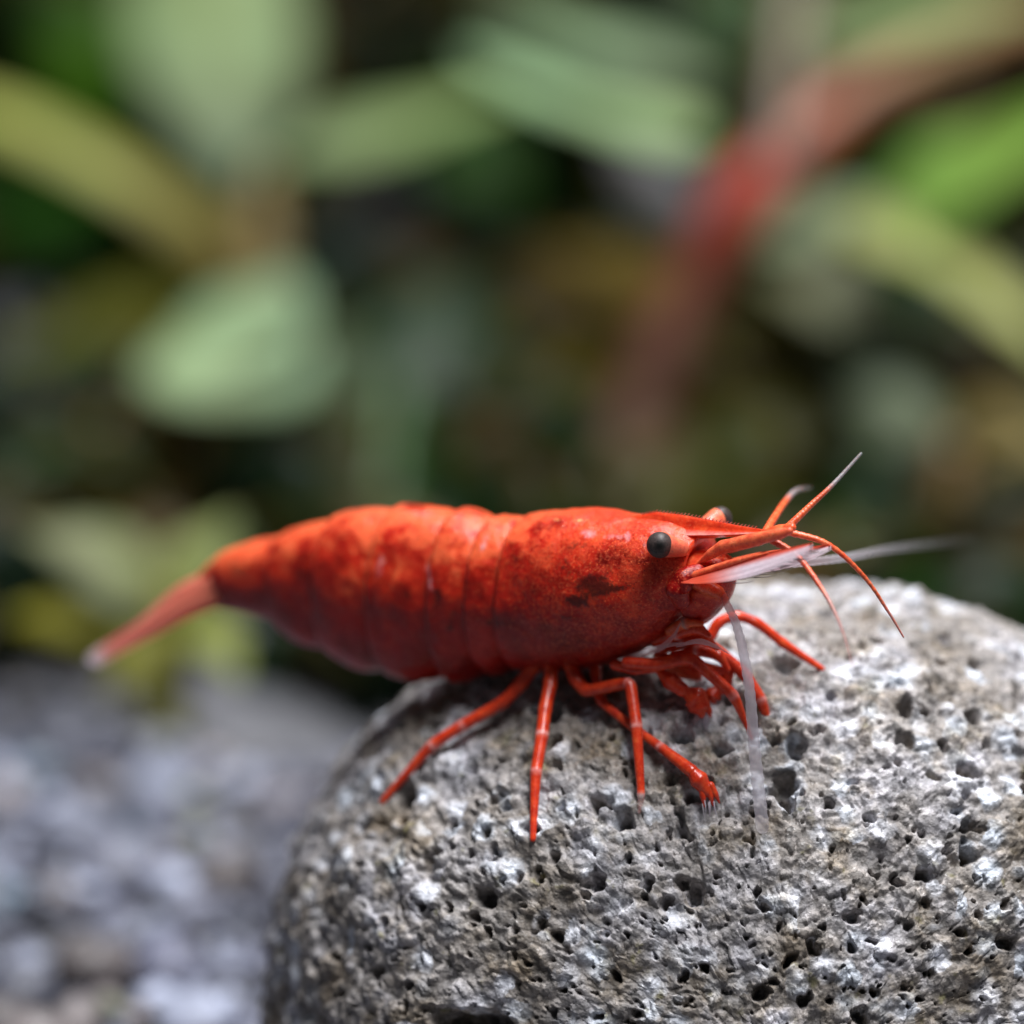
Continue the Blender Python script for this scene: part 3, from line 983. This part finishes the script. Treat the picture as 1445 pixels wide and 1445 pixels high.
    # cheek groove behind the eye
    px, py, _ = proj_all(V)
    near = loc[:, 1] > 0
    def blob(x, y, rx, ry, rot=0.0):
        c, s = math.cos(rot), math.sin(rot)
        dx, dy = px - x, py - y
        return np.exp(-(((dx * c + dy * s) / rx) ** 2 + ((-dx * s + dy * c) / ry) ** 2))
    far_ok = np.ones(len(V))
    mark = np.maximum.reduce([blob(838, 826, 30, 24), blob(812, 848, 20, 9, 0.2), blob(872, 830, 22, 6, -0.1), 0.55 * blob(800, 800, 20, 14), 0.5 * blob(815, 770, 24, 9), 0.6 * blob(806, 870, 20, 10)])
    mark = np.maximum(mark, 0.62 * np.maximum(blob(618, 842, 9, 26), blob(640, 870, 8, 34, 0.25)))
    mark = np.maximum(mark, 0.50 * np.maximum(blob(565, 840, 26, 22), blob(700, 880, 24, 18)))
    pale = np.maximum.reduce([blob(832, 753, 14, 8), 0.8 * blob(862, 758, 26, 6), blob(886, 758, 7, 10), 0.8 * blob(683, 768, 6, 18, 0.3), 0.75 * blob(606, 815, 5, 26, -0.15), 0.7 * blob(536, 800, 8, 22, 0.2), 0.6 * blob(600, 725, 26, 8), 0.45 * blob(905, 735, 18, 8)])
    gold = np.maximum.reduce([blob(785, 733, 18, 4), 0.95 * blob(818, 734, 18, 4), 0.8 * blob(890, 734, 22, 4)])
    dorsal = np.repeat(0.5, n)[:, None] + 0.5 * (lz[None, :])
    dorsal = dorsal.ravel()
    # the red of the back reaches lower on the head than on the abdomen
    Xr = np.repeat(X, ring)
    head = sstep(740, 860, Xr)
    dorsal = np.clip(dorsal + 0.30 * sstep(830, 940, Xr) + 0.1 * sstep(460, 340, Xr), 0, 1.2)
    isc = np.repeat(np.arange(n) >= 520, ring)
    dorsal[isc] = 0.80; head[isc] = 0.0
    # close the ends
    F = grid_faces(n, ring)[:, ::-1]
    c0 = len(V)
    V = np.vstack([V, V[:ring].mean(0), V[-ring:].mean(0)])
    j = np.arange(ring); j2 = (j + 1) % ring
    tri = np.concatenate([np.stack([np.full(ring, c0), j, j2], 1), np.stack([np.full(ring, c0 + 1), (n - 1) * ring + j2, (n - 1) * ring + j], 1)])
    ex = lambda a, v=(0, 0): np.concatenate([a, v])
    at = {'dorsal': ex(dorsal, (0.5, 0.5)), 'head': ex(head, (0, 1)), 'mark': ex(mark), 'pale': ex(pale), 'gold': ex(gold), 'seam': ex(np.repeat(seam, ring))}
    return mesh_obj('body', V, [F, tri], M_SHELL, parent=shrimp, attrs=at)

def proj_all(V):
    q = V - CAM
    d = q @ FW
    return 722.5 + (q @ RT) / d * D0 * PPM, 722.5 - (q @ UP) / d * D0 * PPM, d

body = build_body()

def zeros(n): return np.zeros(n)

def shell_attrs(n, dorsal=0.7, head=0.3, pale=None, gold=None):
    z = np.zeros(n)
    return {'dorsal': np.full(n, dorsal), 'head': np.full(n, head), 'mark': z, 'pale': z if pale is None else pale, 'gold': z if gold is None else gold, 'seam': z}

# ---- rostrum: keeled blade with fine teeth
def build_rostrum():
    xs = np.linspace(880, 1088, 60)
    top = np.interp(xs, [880, 925, 960, 1000, 1040, 1088], [731, 722, 726, 733, 741, 749])
    bot = np.interp(xs, [880, 925, 960, 1000, 1040, 1088], [760, 764, 762, 760, 757, 752])
    hw = np.interp(xs, [880, 925, 960, 1000, 1040, 1088], [0.55, 0.62, 0.55, 0.42, 0.26, 0.05])
    prof = [(0.0, 1.0), (0.16, 0.85), (0.30, 0.45), (0.45, 0.05), (0.95, -0.28), (1.0, -0.36), (0.7, -0.50), (0.3, -0.8), (0.0, -1.0)]
    full = prof + [(-a, b) for a, b in prof[-2:0:-1]]
    V = []
    for x, t, b, w in zip(xs, top, bot, hw):
        pt, pb = S(x, t), S(x, b)
        c, h = (pt + pb) / 2, (pt - pb) / 2
        for a, z in full:
            V.append(c + BL * a * w + h * z)
    V = np.array(V); m = len(full)
    F = grid_faces(len(xs), m)[:, ::-1]
    c0 = len(V)
    V = np.vstack([V, V[:m].mean(0), V[-m:].mean(0)])
    j = np.arange(m); j2 = (j + 1) % m
    tri = np.concatenate([np.stack([np.full(m, c0), j, j2], 1), np.stack([np.full(m, c0 + 1), (len(xs) - 1) * m + j2, (len(xs) - 1) * m + j], 1)])
    zz = np.concatenate([np.tile([z for a, z in full], len(xs)), [0, 0]])
    pale = 0.62 * np.exp(-((zz + 0.28) / 0.12) ** 2)
    parts = [(V, [F, tri], shell_attrs(len(V), 0.80, 0.2, pale))]
    for x in np.arange(905, 1070, 5.0):
        y = np.interp(x, xs, top)
        s = random.uniform(0.8, 1.2)
        tv, tf, tt = tube(catmull([S(x, y + 1.5), S(x + 1.2, y - 1.2 * s), S(x + 3.4, y - 2.8 * s)], 5), [0.03, 0.022, 0.016, 0.010, 0.005], 6)
        parts.append((tv, tf, shell_attrs(len(tv), 0.8, 0.2, np.full(len(tv), 0.55))))
    V, F, A = join(parts)
    return mesh_obj('rostrum', V, F, M_LIMB, parent=shrimp, attrs={'pale': 0.7 * A['pale'], 'clear': zeros(len(V)), 'band': zeros(len(V))})
def zeros(n): return np.zeros(n)
build_rostrum()

# ---- eyes on stalks
def build_eye(px, py, b, r, root, look):
    c = S(px, py, b)
    look = np.asarray(look, float); look /= np.linalg.norm(look)
    a0 = S(*root)
    path = catmull([a0, a0 * 0.45 + c * 0.55, c - look * r * 0.35], 12)
    V, F, t = tube(path, np.interp(np.linspace(0, 1, 12), [0, 0.5, 1], [0.30, 0.40, r * 0.99]), 24)
    st = mesh_obj('eyestalk', V, F, M_SALMON, parent=shrimp, attrs={'pale': np.full(len(V), 0.12), 'clear': zeros(len(V)), 'band': zeros(len(V))})
    nu, nv = 26, 40
    ph = np.linspace(0.001, math.pi * 0.62, nu)
    th = np.linspace(0, 2 * math.pi, nv, endpoint=False)
    e1 = np.cross(look, BU); e1 /= np.linalg.norm(e1); e2 = np.cross(e1, look)
    V = np.array([c + r * (look * math.cos(p) * 0.97 + (e1 * math.cos(t) + e2 * math.sin(t)) * math.sin(p)) for p in ph for t in th])
    tocam = CAM - c; tocam /= np.linalg.norm(tocam)
    dirs = (V - c) / r
    ax = BL * 0.80 + BF * 0.42 + BU * 0.24; ax /= np.linalg.norm(ax)
    ang = np.arccos(np.clip(dirs @ ax, -1, 1))
    pup = 1 - sstep(0.22, 0.62, ang)
    return mesh_obj('eye', V, grid_faces(nu, nv), M_EYE, parent=shrimp, attrs={'pupil': pup})
build_eye(931, 769, 1.78, 0.47, (961, 774, 1.15), BL * 1.0 + BF * 0.22 + BU * 0.16)
build_eye(1017, 731, -1.85, 0.42, (985, 752, -0.55), -BL * 1.0 + BF * 0.45 + BU * 0.15)

# ---- limbs
def limb(name, joints, radii, mat=None, tipclear=0.0, pale_joints=True, bulge=0.10, ring=14, sub=12, soft=1.6, ends=(0.0,)):
    """joints: (px, py, distance) list; the pieces between stay straight, joints swell and pale"""
    pts = np.array([P(*j) for j in joints])
    seg = np.linalg.norm(np.diff(pts, axis=0), axis=1)
    s = np.concatenate([[0], np.cumsum(seg)])
    n = sub * (len(joints) - 1) + 1
    u = np.linspace(0, s[-1], n)
    path = np.stack([np.interp(u, s, pts[:, k]) for k in range(3)], 1)
    path = gsmooth(path, soft)
    rad = np.interp(u, s, radii) * 0.9
    pale = np.zeros(n)
    for k in range(1, len(joints) - 1):
        g = np.exp(-((u - s[k]) / 0.16) ** 2)
        rad = rad * (1 + bulge * g)
        if pale_joints is True or (pale_joints and k in pale_joints):
            pale = np.maximum(pale, 0.65 * np.exp(-((u - s[k]) / 0.075) ** 2))
    clear = np.zeros(n)
    if tipclear:
        clear = 0.72 * sstep(s[-1] - tipclear - 0.1, s[-1] - tipclear + 0.1, u)
        pale = np.maximum(pale, sstep(s[-1] - tipclear - 0.12, s[-1] - tipclear, u))
    V, F, t = tube(path, rad, ring)
    ip = lambda a: np.interp(t, np.linspace(0, 1, n), a)
    return V, F, {'pale': ip(pale), 'clear': ip(clear), 'band': zeros(len(V))}

def limb_obj(name, *a, parent=None, mat=None, **k):
    V, F, A = limb(name, *a, **k)
    return mesh_obj(name, V, F, mat or M_LIMB, parent=parent or shrimp, attrs=A)

def foot(px, py):
    return (px, py, hit_rock(px, py) - 0.05)

def lerp_leg(pts, d0, d1, bow=0.0):
    """fill the distances of a leg's joints between hip and foot by drawn length"""
    q = np.array([(a, b) for a, b in pts], float)
    s = np.concatenate([[0], np.cumsum(np.linalg.norm(np.diff(q, axis=0), axis=1))]); s /= s[-1]
    return [(a, b, d0 + (d1 - d0) * t - bow * math.sin(math.pi * t)) for (a, b), t in zip(pts, s)]

fA, fB, fC, fD = foot(540, 1131), foot(752, 1184), foot(903, 1146), foot(1010, 1140)
# near walking legs
limb_obj('walking_leg', lerp_leg([(765, 925), (735, 965), (712, 990), (652, 1024), (610, 1051), (540, 1131)], Sd(765, 925, 0.8), fA[2], 0.3), [0.30, 0.27, 0.25, 0.235, 0.225, 0.13], pale_joints=(3, 4))
limb_obj('walking_leg', lerp_leg([(779, 925), (777, 965), (769, 1000), (765, 1037), (756, 1090), (752, 1184)], Sd(779, 925, 0.9), fB[2], 0.3), [0.32, 0.27, 0.26, 0.255, 0.225, 0.12], pale_joints=(3, 4))
limb_obj('walking_leg', lerp_leg([(800, 925), (812, 958), (826, 976), (889, 962), (898, 1024), (905, 1122), (902, 1146)], Sd(800, 925, 0.9), fC[2], 0.5), [0.30, 0.27, 0.25, 0.25, 0.235, 0.15, 0.07], tipclear=0.6, pale_joints=(3, 4))
# the leg passing behind them, with a small hand at its end
dD = fD[2]
hipD = Sd(838, 930, 0.3)
parD = limb('x', lerp_leg([(838, 930), (846, 988), (895, 1028), (932, 1054), (976, 1088)], hipD, dD - 0.1, 0.0), [0.24, 0.20, 0.17, 0.19, 0.27], pale_joints=(3,))
handD = limb('x', [(976, 1088, dD - 0.1), (986, 1100, dD - 0.15), (997, 1116, dD - 0.1)], [0.24, 0.36, 0.26], pale_joints=False)
legD = mesh_obj('walking_leg', *join([parD])[:2], M_LIMB, parent=shrimp, attrs=join([parD])[2])
hv, hf, ha = join([handD])
hand = mesh_obj('claw', hv, hf, M_LIMB, parent=legD, attrs=ha)
for (a, b, c) in [((990, 1112), (992, 1126), (994, 1138)), ((1000, 1110), (1003, 1124), (1006, 1137)), ((1003, 1108), (1010, 1121), (1015, 1133))]:
    V, F, A = limb('x', [(*a, dD - 0.2), (*b, dD - 0.2), (*c, dD - 0.15)], [0.15, 0.11, 0.03], pale_joints=False, sub=6)
    mesh_obj('claw_finger', V, F, M_LIMB, parent=legD, attrs=A)
# short hip stubs and far legs
for pts, b0, rr in [([(835, 925), (846, 950), (842, 972)], -0.6, (0.22, 0.16, 0.10))]:
    limb_obj('walking_leg', lerp_leg(pts, Sd(835, 925, b0), Sd(835, 925, b0) + 0.5), rr)
f2 = foot(1160, 944)
limb_obj('walking_leg', lerp_leg([(985, 905), (1003, 900), (1012, 878), (1040, 868), (1068, 878), (1105, 908), (1160, 944)], Sd(985, 905, -1.0), f2[2], 0.0), [0.26, 0.24, 0.22, 0.20, 0.20, 0.19, 0.12], pale_joints=False, soft=2.6)
# third maxillipeds, hanging in front of the mouth
dm = Sd(930, 920, 0.9)
limb_obj('maxilliped', [(885, 935, dm + 0.2), (930, 938, dm), (974, 927, dm - 0.2), (1036, 981, dm - 0.5), (1061, 1043, dm - 0.3)], [0.24, 0.26, 0.25, 0.22, 0.05], pale_joints=(3,), soft=1.8)
dm2 = Sd(1000, 910, -0.8)
limb_obj('maxilliped', [(960, 905, dm2), (1005, 912, dm2), (1050, 950, dm2 - 0.2), (1075, 988, dm2 - 0.5), (1087, 1030, dm2 - 0.4)], [0.25, 0.25, 0.24, 0.22, 0.09], pale_joints=(3,), soft=2.4)
# chelipeds with their clubs
dc = Sd(930, 940, 0.7)
A1 = limb('x', [(868, 938, dc + 0.3), (895, 945, dc), (926, 945, dc)], [0.22, 0.21, 0.12], pale_joints=False)
A2 = limb('x', [(928, 946, dc), (946, 961, dc - 0.1), (964, 974, dc - 0.2)], [0.12, 0.34, 0.28], pale_joints=False)
A3 = limb('x', [(966, 974, dc - 0.2), (981, 984, dc - 0.2), (988, 1000, dc - 0.2), (990, 1008, dc - 0.2)], [0.18, 0.46, 0.40, 0.16], pale_joints=(0,))
A4 = limb('x', [(996, 998, dc - 0.2), (1001, 1003, dc - 0.2), (1002, 1011, dc - 0.2)], [0.16, 0.13, 0.06], pale_joints=False, sub=5)
V, F, A = join([A1, A2])
ch = mesh_obj('cheliped', V, F, M_LIMB, parent=shrimp, attrs=A)
V, F, A = join([A3, A4])
mesh_obj('claw', V, F, M_LIMB, parent=ch, attrs=A)
dc2 = Sd(1000, 940, -0.7)
A1 = limb('x', [(940, 930, dc2), (985, 940, dc2), (1024, 948, dc2)], [0.26, 0.25, 0.20], pale_joints=False)
A2 = limb('x', [(1028, 950, dc2), (1022, 968, dc2), (1010, 978, dc2)], [0.24, 0.30, 0.22], pale_joints=False)
V, F, A = join([A1, A2])
ch = mesh_obj('cheliped', V, F, M_LIMB, parent=shrimp, attrs=A)
A3 = limb('x', [(1018, 972, dc2), (1005, 982, dc2), (1006, 990, dc2)], [0.22, 0.34, 0.22], pale_joints=False)
V, F, A = join([A3])
mesh_obj('claw', V, F, M_LIMB, parent=ch, attrs=A)
A1 = limb('x', [(930, 925, dc + 1), (958, 948, dc + 1), (985, 955, dc + 1)], [0.26, 0.26, 0.18], pale_joints=False)
V, F, A = join([A1])
mesh_obj('mouthpart', V, F, M_SALMON, parent=shrimp, attrs=A)

# ---- antennules: thick jointed bases, two feelers each
def feeler(name, pts, r0, r1, pale=(0.0, 0.0), clear=(0.0, 0.0), band=0.0, n=70, paleat=0.5, mat=None):
    path = catmull([P(*p) for p in pts], n)
    u = np.linspace(0, 1, n)
    rad = r0 + (r1 - r0) * u
    rad = rad * (1 + 0.08 * np.sin(u * 150))
    V, F, t = tube(path, rad, 10)
    pl = pale[0] + (pale[1] - pale[0]) * sstep(paleat - 0.08, paleat + 0.08, t)
    cl = clear[0] + (clear[1] - clear[0]) * sstep(paleat, 1.0, t)
    bd = band * (np.sin(t * 190) > 0.2) * sstep(0.15, 0.5, t)
    return mesh_obj(name, V, F, mat or M_SALMON, parent=shrimp, attrs={'pale': pl, 'clear': cl, 'band': bd})

def peduncle(name, pts, rad, pale=0.0):
    V, F, A = limb(name, pts, rad, pale_joints=False, bulge=0.06, soft=1.0, ring=18)
    A['pale'][:] = pale
    return mesh_obj(name, V, F, M_SALMON, parent=shrimp, attrs=A)

pn = lambda px, py, b: (px, py, Sd(px, py, b))
peduncle('antennule_base', [pn(983, 797, 0.75), pn(1003, 782, 0.7), pn(1020, 772, 0.65), pn(1062, 762, 0.6), pn(1100, 753, 0.5), pn(1114, 749, 0.45)], [0.05, 0.20, 0.27, 0.27, 0.23, 0.15], 0.05)
peduncle('antennule_base', [pn(1030, 772, -0.4), pn(1070, 760, -0.4), pn(1100, 749, -0.4), pn(1118, 744, -0.4)], [0.25, 0.28, 0.24, 0.16])
feeler('antennule_feeler', [(1110, 750, 199.6), (1168, 768, 199.5), (1218, 812, 199.6), (1254, 864, 199.8), (1275, 899, 199.9)], 0.125, 0.03, (0.0, 0.4), band=0.75, paleat=0.7)
feeler('antennule_feeler', [(1082, 758, 199.4), (1126, 786, 199.0), (1164, 838, 198.2), (1188, 888, 197.4), (1203, 940, 196.6)], 0.135, 0.025, (0.05, 0.6), (0, 0.75), paleat=0.5)
feeler('antennule_feeler', [(1112, 744, 200.2), (1143, 714, 200.5), (1176, 683, 200.8), (1215, 640, 201.2)], 0.145, 0.05, (0.0, 0.95), (0, 0.35), band=0.7, paleat=0.62)
feeler('antennule_feeler', [(1076, 760, 200.0), (1090, 735, 201.5), (1108, 708, 203.5), (1124, 692, 205), (1144, 688, 206)], 0.18, 0.06, (0.0, 0.9), (0, 0.85), paleat=0.55)

# ---- antennae: base, scale and long feeler
def build_scale(root, tip, b0, b1, w, bend, pale0, seed):
    nu, nv = 40, 13
    u = np.linspace(0, 1, nu); v = np.linspace(0, 1, nv)
    V = []; pale = []; clear = []
    for a in u:
        x = root[0] + (tip[0] - root[0]) * a; y = root[1] + (tip[1] - root[1]) * a - bend * math.sin(math.pi * a)
        ww = w * (math.sin(math.pi * min(1, 0.03 + 0.89 * a)) ** 0.8)
        for q in v:
            c = S(x, y + ww * q, b0 + (b1 - b0) * a + 0.85 * q)
            V.append(c + BL * 0.05 * math.sin(q * 22 + a * 4) * q)
            pale.append(np.clip(pale0 * sstep(0.15, 0.5, a) * sstep(0.10, 0.45, q), 0, 1) * 0.9)
            clear.append(0.45 * float(sstep(0.45, 1.0, a) * sstep(0.2, 0.7, q)))
    V = np.array(V)
    th = 0.035
    A = V + BL * th; Bv = V - BL * th
    Fa = grid_faces(nu, nv, wrap=False)
    idx = np.concatenate([np.arange(nv), np.arange(1, nu) * nv + nv - 1, (nu - 1) * nv + np.arange(nv - 2, -1, -1), np.arange(nu - 2, 0, -1) * nv])
    rim = np.stack([idx, np.roll(idx, -1), np.roll(idx, -1) + nu * nv, idx + nu * nv], 1)
    pl = np.array(pale * 2)
    parts = [(np.vstack([A, Bv]), [np.concatenate([Fa, Fa[:, ::-1] + nu * nv, rim])], {'pale': pl, 'clear': np.array(clear * 2), 'band': zeros(2 * len(V))})]
    # stiff outer spine
    sp = [(root[0] + (tip[0] - root[0]) * a, root[1] + (tip[1] - root[1]) * a - bend * math.sin(math.pi * a), b0 + (b1 - b0) * a + 0.1) for a in np.linspace(0, 0.66, 8)]
    V2, F2, t2 = tube(catmull([S(*q) for q in sp], 30), np.interp(np.linspace(0, 1, 30), [0, 0.6, 1], [0.15, 0.13, 0.03]), 12)
    parts.append((V2, F2, {'pale': 0.05 + 0.0 * t2, 'clear': zeros(len(V2)), 'band': zeros(len(V2))}))
    V, F, A = join(parts[:1])
    o = mesh_obj('antennal_scale', V, F, M_CLEAR, parent=shrimp, attrs=A)
    V, F, A = join(parts[1:])
    mesh_obj('spine', V, F, M_SALMON, parent=o, attrs=A)
    return o
build_scale((962, 818), (1146, 766), 1.15, 0.70, 27, 4, 1.0, 1)
build_scale((1010, 800), (1172, 768), -0.8, -0.9, 26, 4, 1.0, 2)
# bristles fringing the near scale
parts = []
for i in range(46):
    a = random.uniform(0.35, 1.0)
    x = 950 + 196 * a; y = 820 - 54 * a + 22 * math.sin(math.pi * min(1, 0.12 + 0.8 * a)) ** 0.7 + random.uniform(-6, 6)
    b = 1.35 - 0.6 * a + 0.2
    L = random.uniform(14, 30)
    V, F, t = tube(catmull([S(x, y, b), S(x + L * 0.6, y - L * 0.02, b), S(x + L, y - L * 0.12, b)], 6), np.linspace(0.022, 0.006, 6), 5)
    parts.append((V, F, {'pale': np.ones(len(V)), 'clear': np.full(len(V), 0.35), 'band': zeros(len(V))}))
V, F, A = join(parts)
tag(mesh_obj('scale_fringe', V, F, M_SALMON, parent=shrimp, attrs=A), kind='stuff')

ab = limb('x', [pn(985, 808, 0.9), pn(966, 816, 1.2), pn(956, 832, 1.35), pn(962, 848, 1.25)], [0.36, 0.46, 0.48, 0.34], pale_joints=False)
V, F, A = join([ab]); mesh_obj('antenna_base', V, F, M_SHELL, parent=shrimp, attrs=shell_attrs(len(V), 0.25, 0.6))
ab = limb('x', [pn(975, 818, 1.0), pn(996, 827, 0.95), pn(1014, 836, 0.9), pn(1022, 845, 0.9)], [0.30, 0.30, 0.24, 0.16], pale_joints=False)
V, F, A = join([ab]); mesh_obj('antenna_base', V, F, M_SALMON, parent=shrimp, attrs=A)
dA = Sd(1022, 842, 0.9)
endA = hit_rock(1076, 1168)
feeler('antenna', [(1020, 841, dA), (1040, 885, dA - 0.3), (1056, 960, dA - 0.8), (1065, 1060, (dA + endA) / 2 - 0.6), (1076, 1168, endA - 0.1)], 0.13, 0.24, (0.3, 1.0), (0.45, 0.62), paleat=0.12, mat=M_CLEAR)
feeler('antenna', [(1120, 795, 201), (1190, 787, 204), (1260, 774, 208), (1380, 760, 214)], 0.15, 0.12, (0.9, 1.0), (0.62, 0.985), paleat=0.25, mat=M_CLEAR)

# pale see-through side branches of the mouthparts
for pts in [[(880, 928), (910, 920), (945, 910), (985, 907)], [(905, 926), (930, 916), (950, 898), (960, 880)], [(955, 912), (985, 905), (1010, 912), (1028, 922)]]:
    path = catmull([S(x, y, 1.25) for x, y in pts], 24)
    V, F, t = tube(path, np.interp(np.linspace(0, 1, 24), [0, 0.4, 1], [0.04, 0.11, 0.02]), 10, flat=0.5, flatdir=BL)
    mesh_obj('mouth_branch', V, F, M_CLEAR, parent=shrimp, attrs={'pale': np.full(len(V), 0.70), 'clear': np.full(len(V), 0.60), 'band': zeros(len(V))})

# ---- tail fan: middle blade and two pairs of side blades
def blade(name, pts, width, thick, dirw, pale_end=0.35):
    n, m = 30, 15
    path = catmull(pts, n)
    u = np.linspace(0, 1, n)
    W = width * (np.sin(np.pi * np.clip(0.12 + 0.74 * u, 0, 1)) ** 0.5)
    T = np.gradient(path, axis=0); T /= np.linalg.norm(T, axis=1)[:, None]
    dw = dirw - T * (T @ dirw)[:, None]; dw /= np.linalg.norm(dw, axis=1)[:, None]
    nn = np.cross(T, dw)
    th = np.linspace(0, 2 * math.pi, m * 2, endpoint=False)
    V = path[:, None] + dw[:, None] * (W[:, None] * np.cos(th))[..., None] + nn[:, None] * ((thick * (1.75 - 1.75 * u ** 0.7 + 0.5 * u))[:, None] * np.sin(th))[..., None]
    V = V.reshape(-1, 3)
    R = m * 2
    F = grid_faces(n, R)
    c0 = len(V)
    V = np.vstack([V, path[0], path[-1]])
    j = np.arange(R); j2 = (j + 1) % R
    tri = np.concatenate([np.stack([np.full(R, c0), j2, j], 1), np.stack([np.full(R, c0 + 1), (n - 1) * R + j, (n - 1) * R + j2], 1)])
    t = np.concatenate([np.repeat(u, R), [0, 1]])
    return mesh_obj(name, V, [F, tri], M_TAIL, parent=shrimp, attrs={'pale': 0.10 + 0.16 * t + 0.7 * sstep(0.86, 1.0, t), 'clear': 0.12 + 0.15 * t + 0.25 * sstep(0.88, 1.0, t), 'band': zeros(len(V))})
blade('telson', [S(330, 808), S(262, 832), S(205, 878), S(150, 918)], 0.50, 0.26, BL)
for sgn in (1, -1):
    blade('tail_blade', [S(335, 828, 0.25 * sgn), S(270, 856, 0.7 * sgn), S(205, 893, 0.95 * sgn), S(136, 933, 1.0 * sgn)], 0.55, 0.34, BL + 0.12 * sgn * BU)
    blade('tail_blade', [S(335, 815, 0.25 * sgn), S(270, 843, 0.5 * sgn), S(205, 883, 0.6 * sgn), S(130, 928, 0.6 * sgn)], 0.55, 0.36, BL + 0.08 * sgn * BU)


# ---- small red mouthparts packed under the head
for k, (pts, b, r) in enumerate([([(925, 905), (955, 893), (985, 886), (1000, 897)], 0.55, (0.24, 0.26, 0.24, 0.12)),
                                 ([(935, 915), (965, 905), (995, 900), (1012, 915)], 0.15, (0.22, 0.24, 0.22, 0.10)),
                                 ([(945, 890), (968, 878), (990, 880)], 0.75, (0.20, 0.24, 0.10)),
                                 ([(950, 925), (985, 918), (1015, 925), (1028, 945)], -0.3, (0.20, 0.22, 0.20, 0.10))]):
    V, F, A = limb('x', [pn(x, y, b) for x, y in pts], r, pale_joints=(1,), bulge=0.15)
    mesh_obj('mouthpart', V, F, M_LIMB if k != 2 else M_SALMON, parent=shrimp, attrs=A)

# ---- clear bristles at the ends of the claws
def bristles(cx, cy, dd, n, dx, dy, spread, parent):
    parts = []
    for i in range(n):
        x0, y0 = cx + random.uniform(-spread, spread), cy + random.uniform(-3, 3)
        L = random.uniform(0.7, 1.15)
        V, F, t = tube(catmull([P(x0, y0, dd), P(x0 + dx * 0.5 * L, y0 + dy * 0.55 * L, dd - 0.1), P(x0 + dx * L + random.uniform(-3, 3), y0 + dy * L, dd)], 6), np.linspace(0.024, 0.008, 6), 5)
        parts.append((V, F, {'pale': np.ones(len(V)), 'clear': np.full(len(V), 0.55)}))
    V, F, A = join(parts)
    tag(mesh_obj('bristles', V, F, M_CLEAR, parent=parent, attrs=A), kind='stuff')
bristles(992, 1004, dc - 0.2, 14, -4, 26, 10, shrimp)
bristles(1000, 1132, dD - 0.25, 10, 3, 20, 9, shrimp)
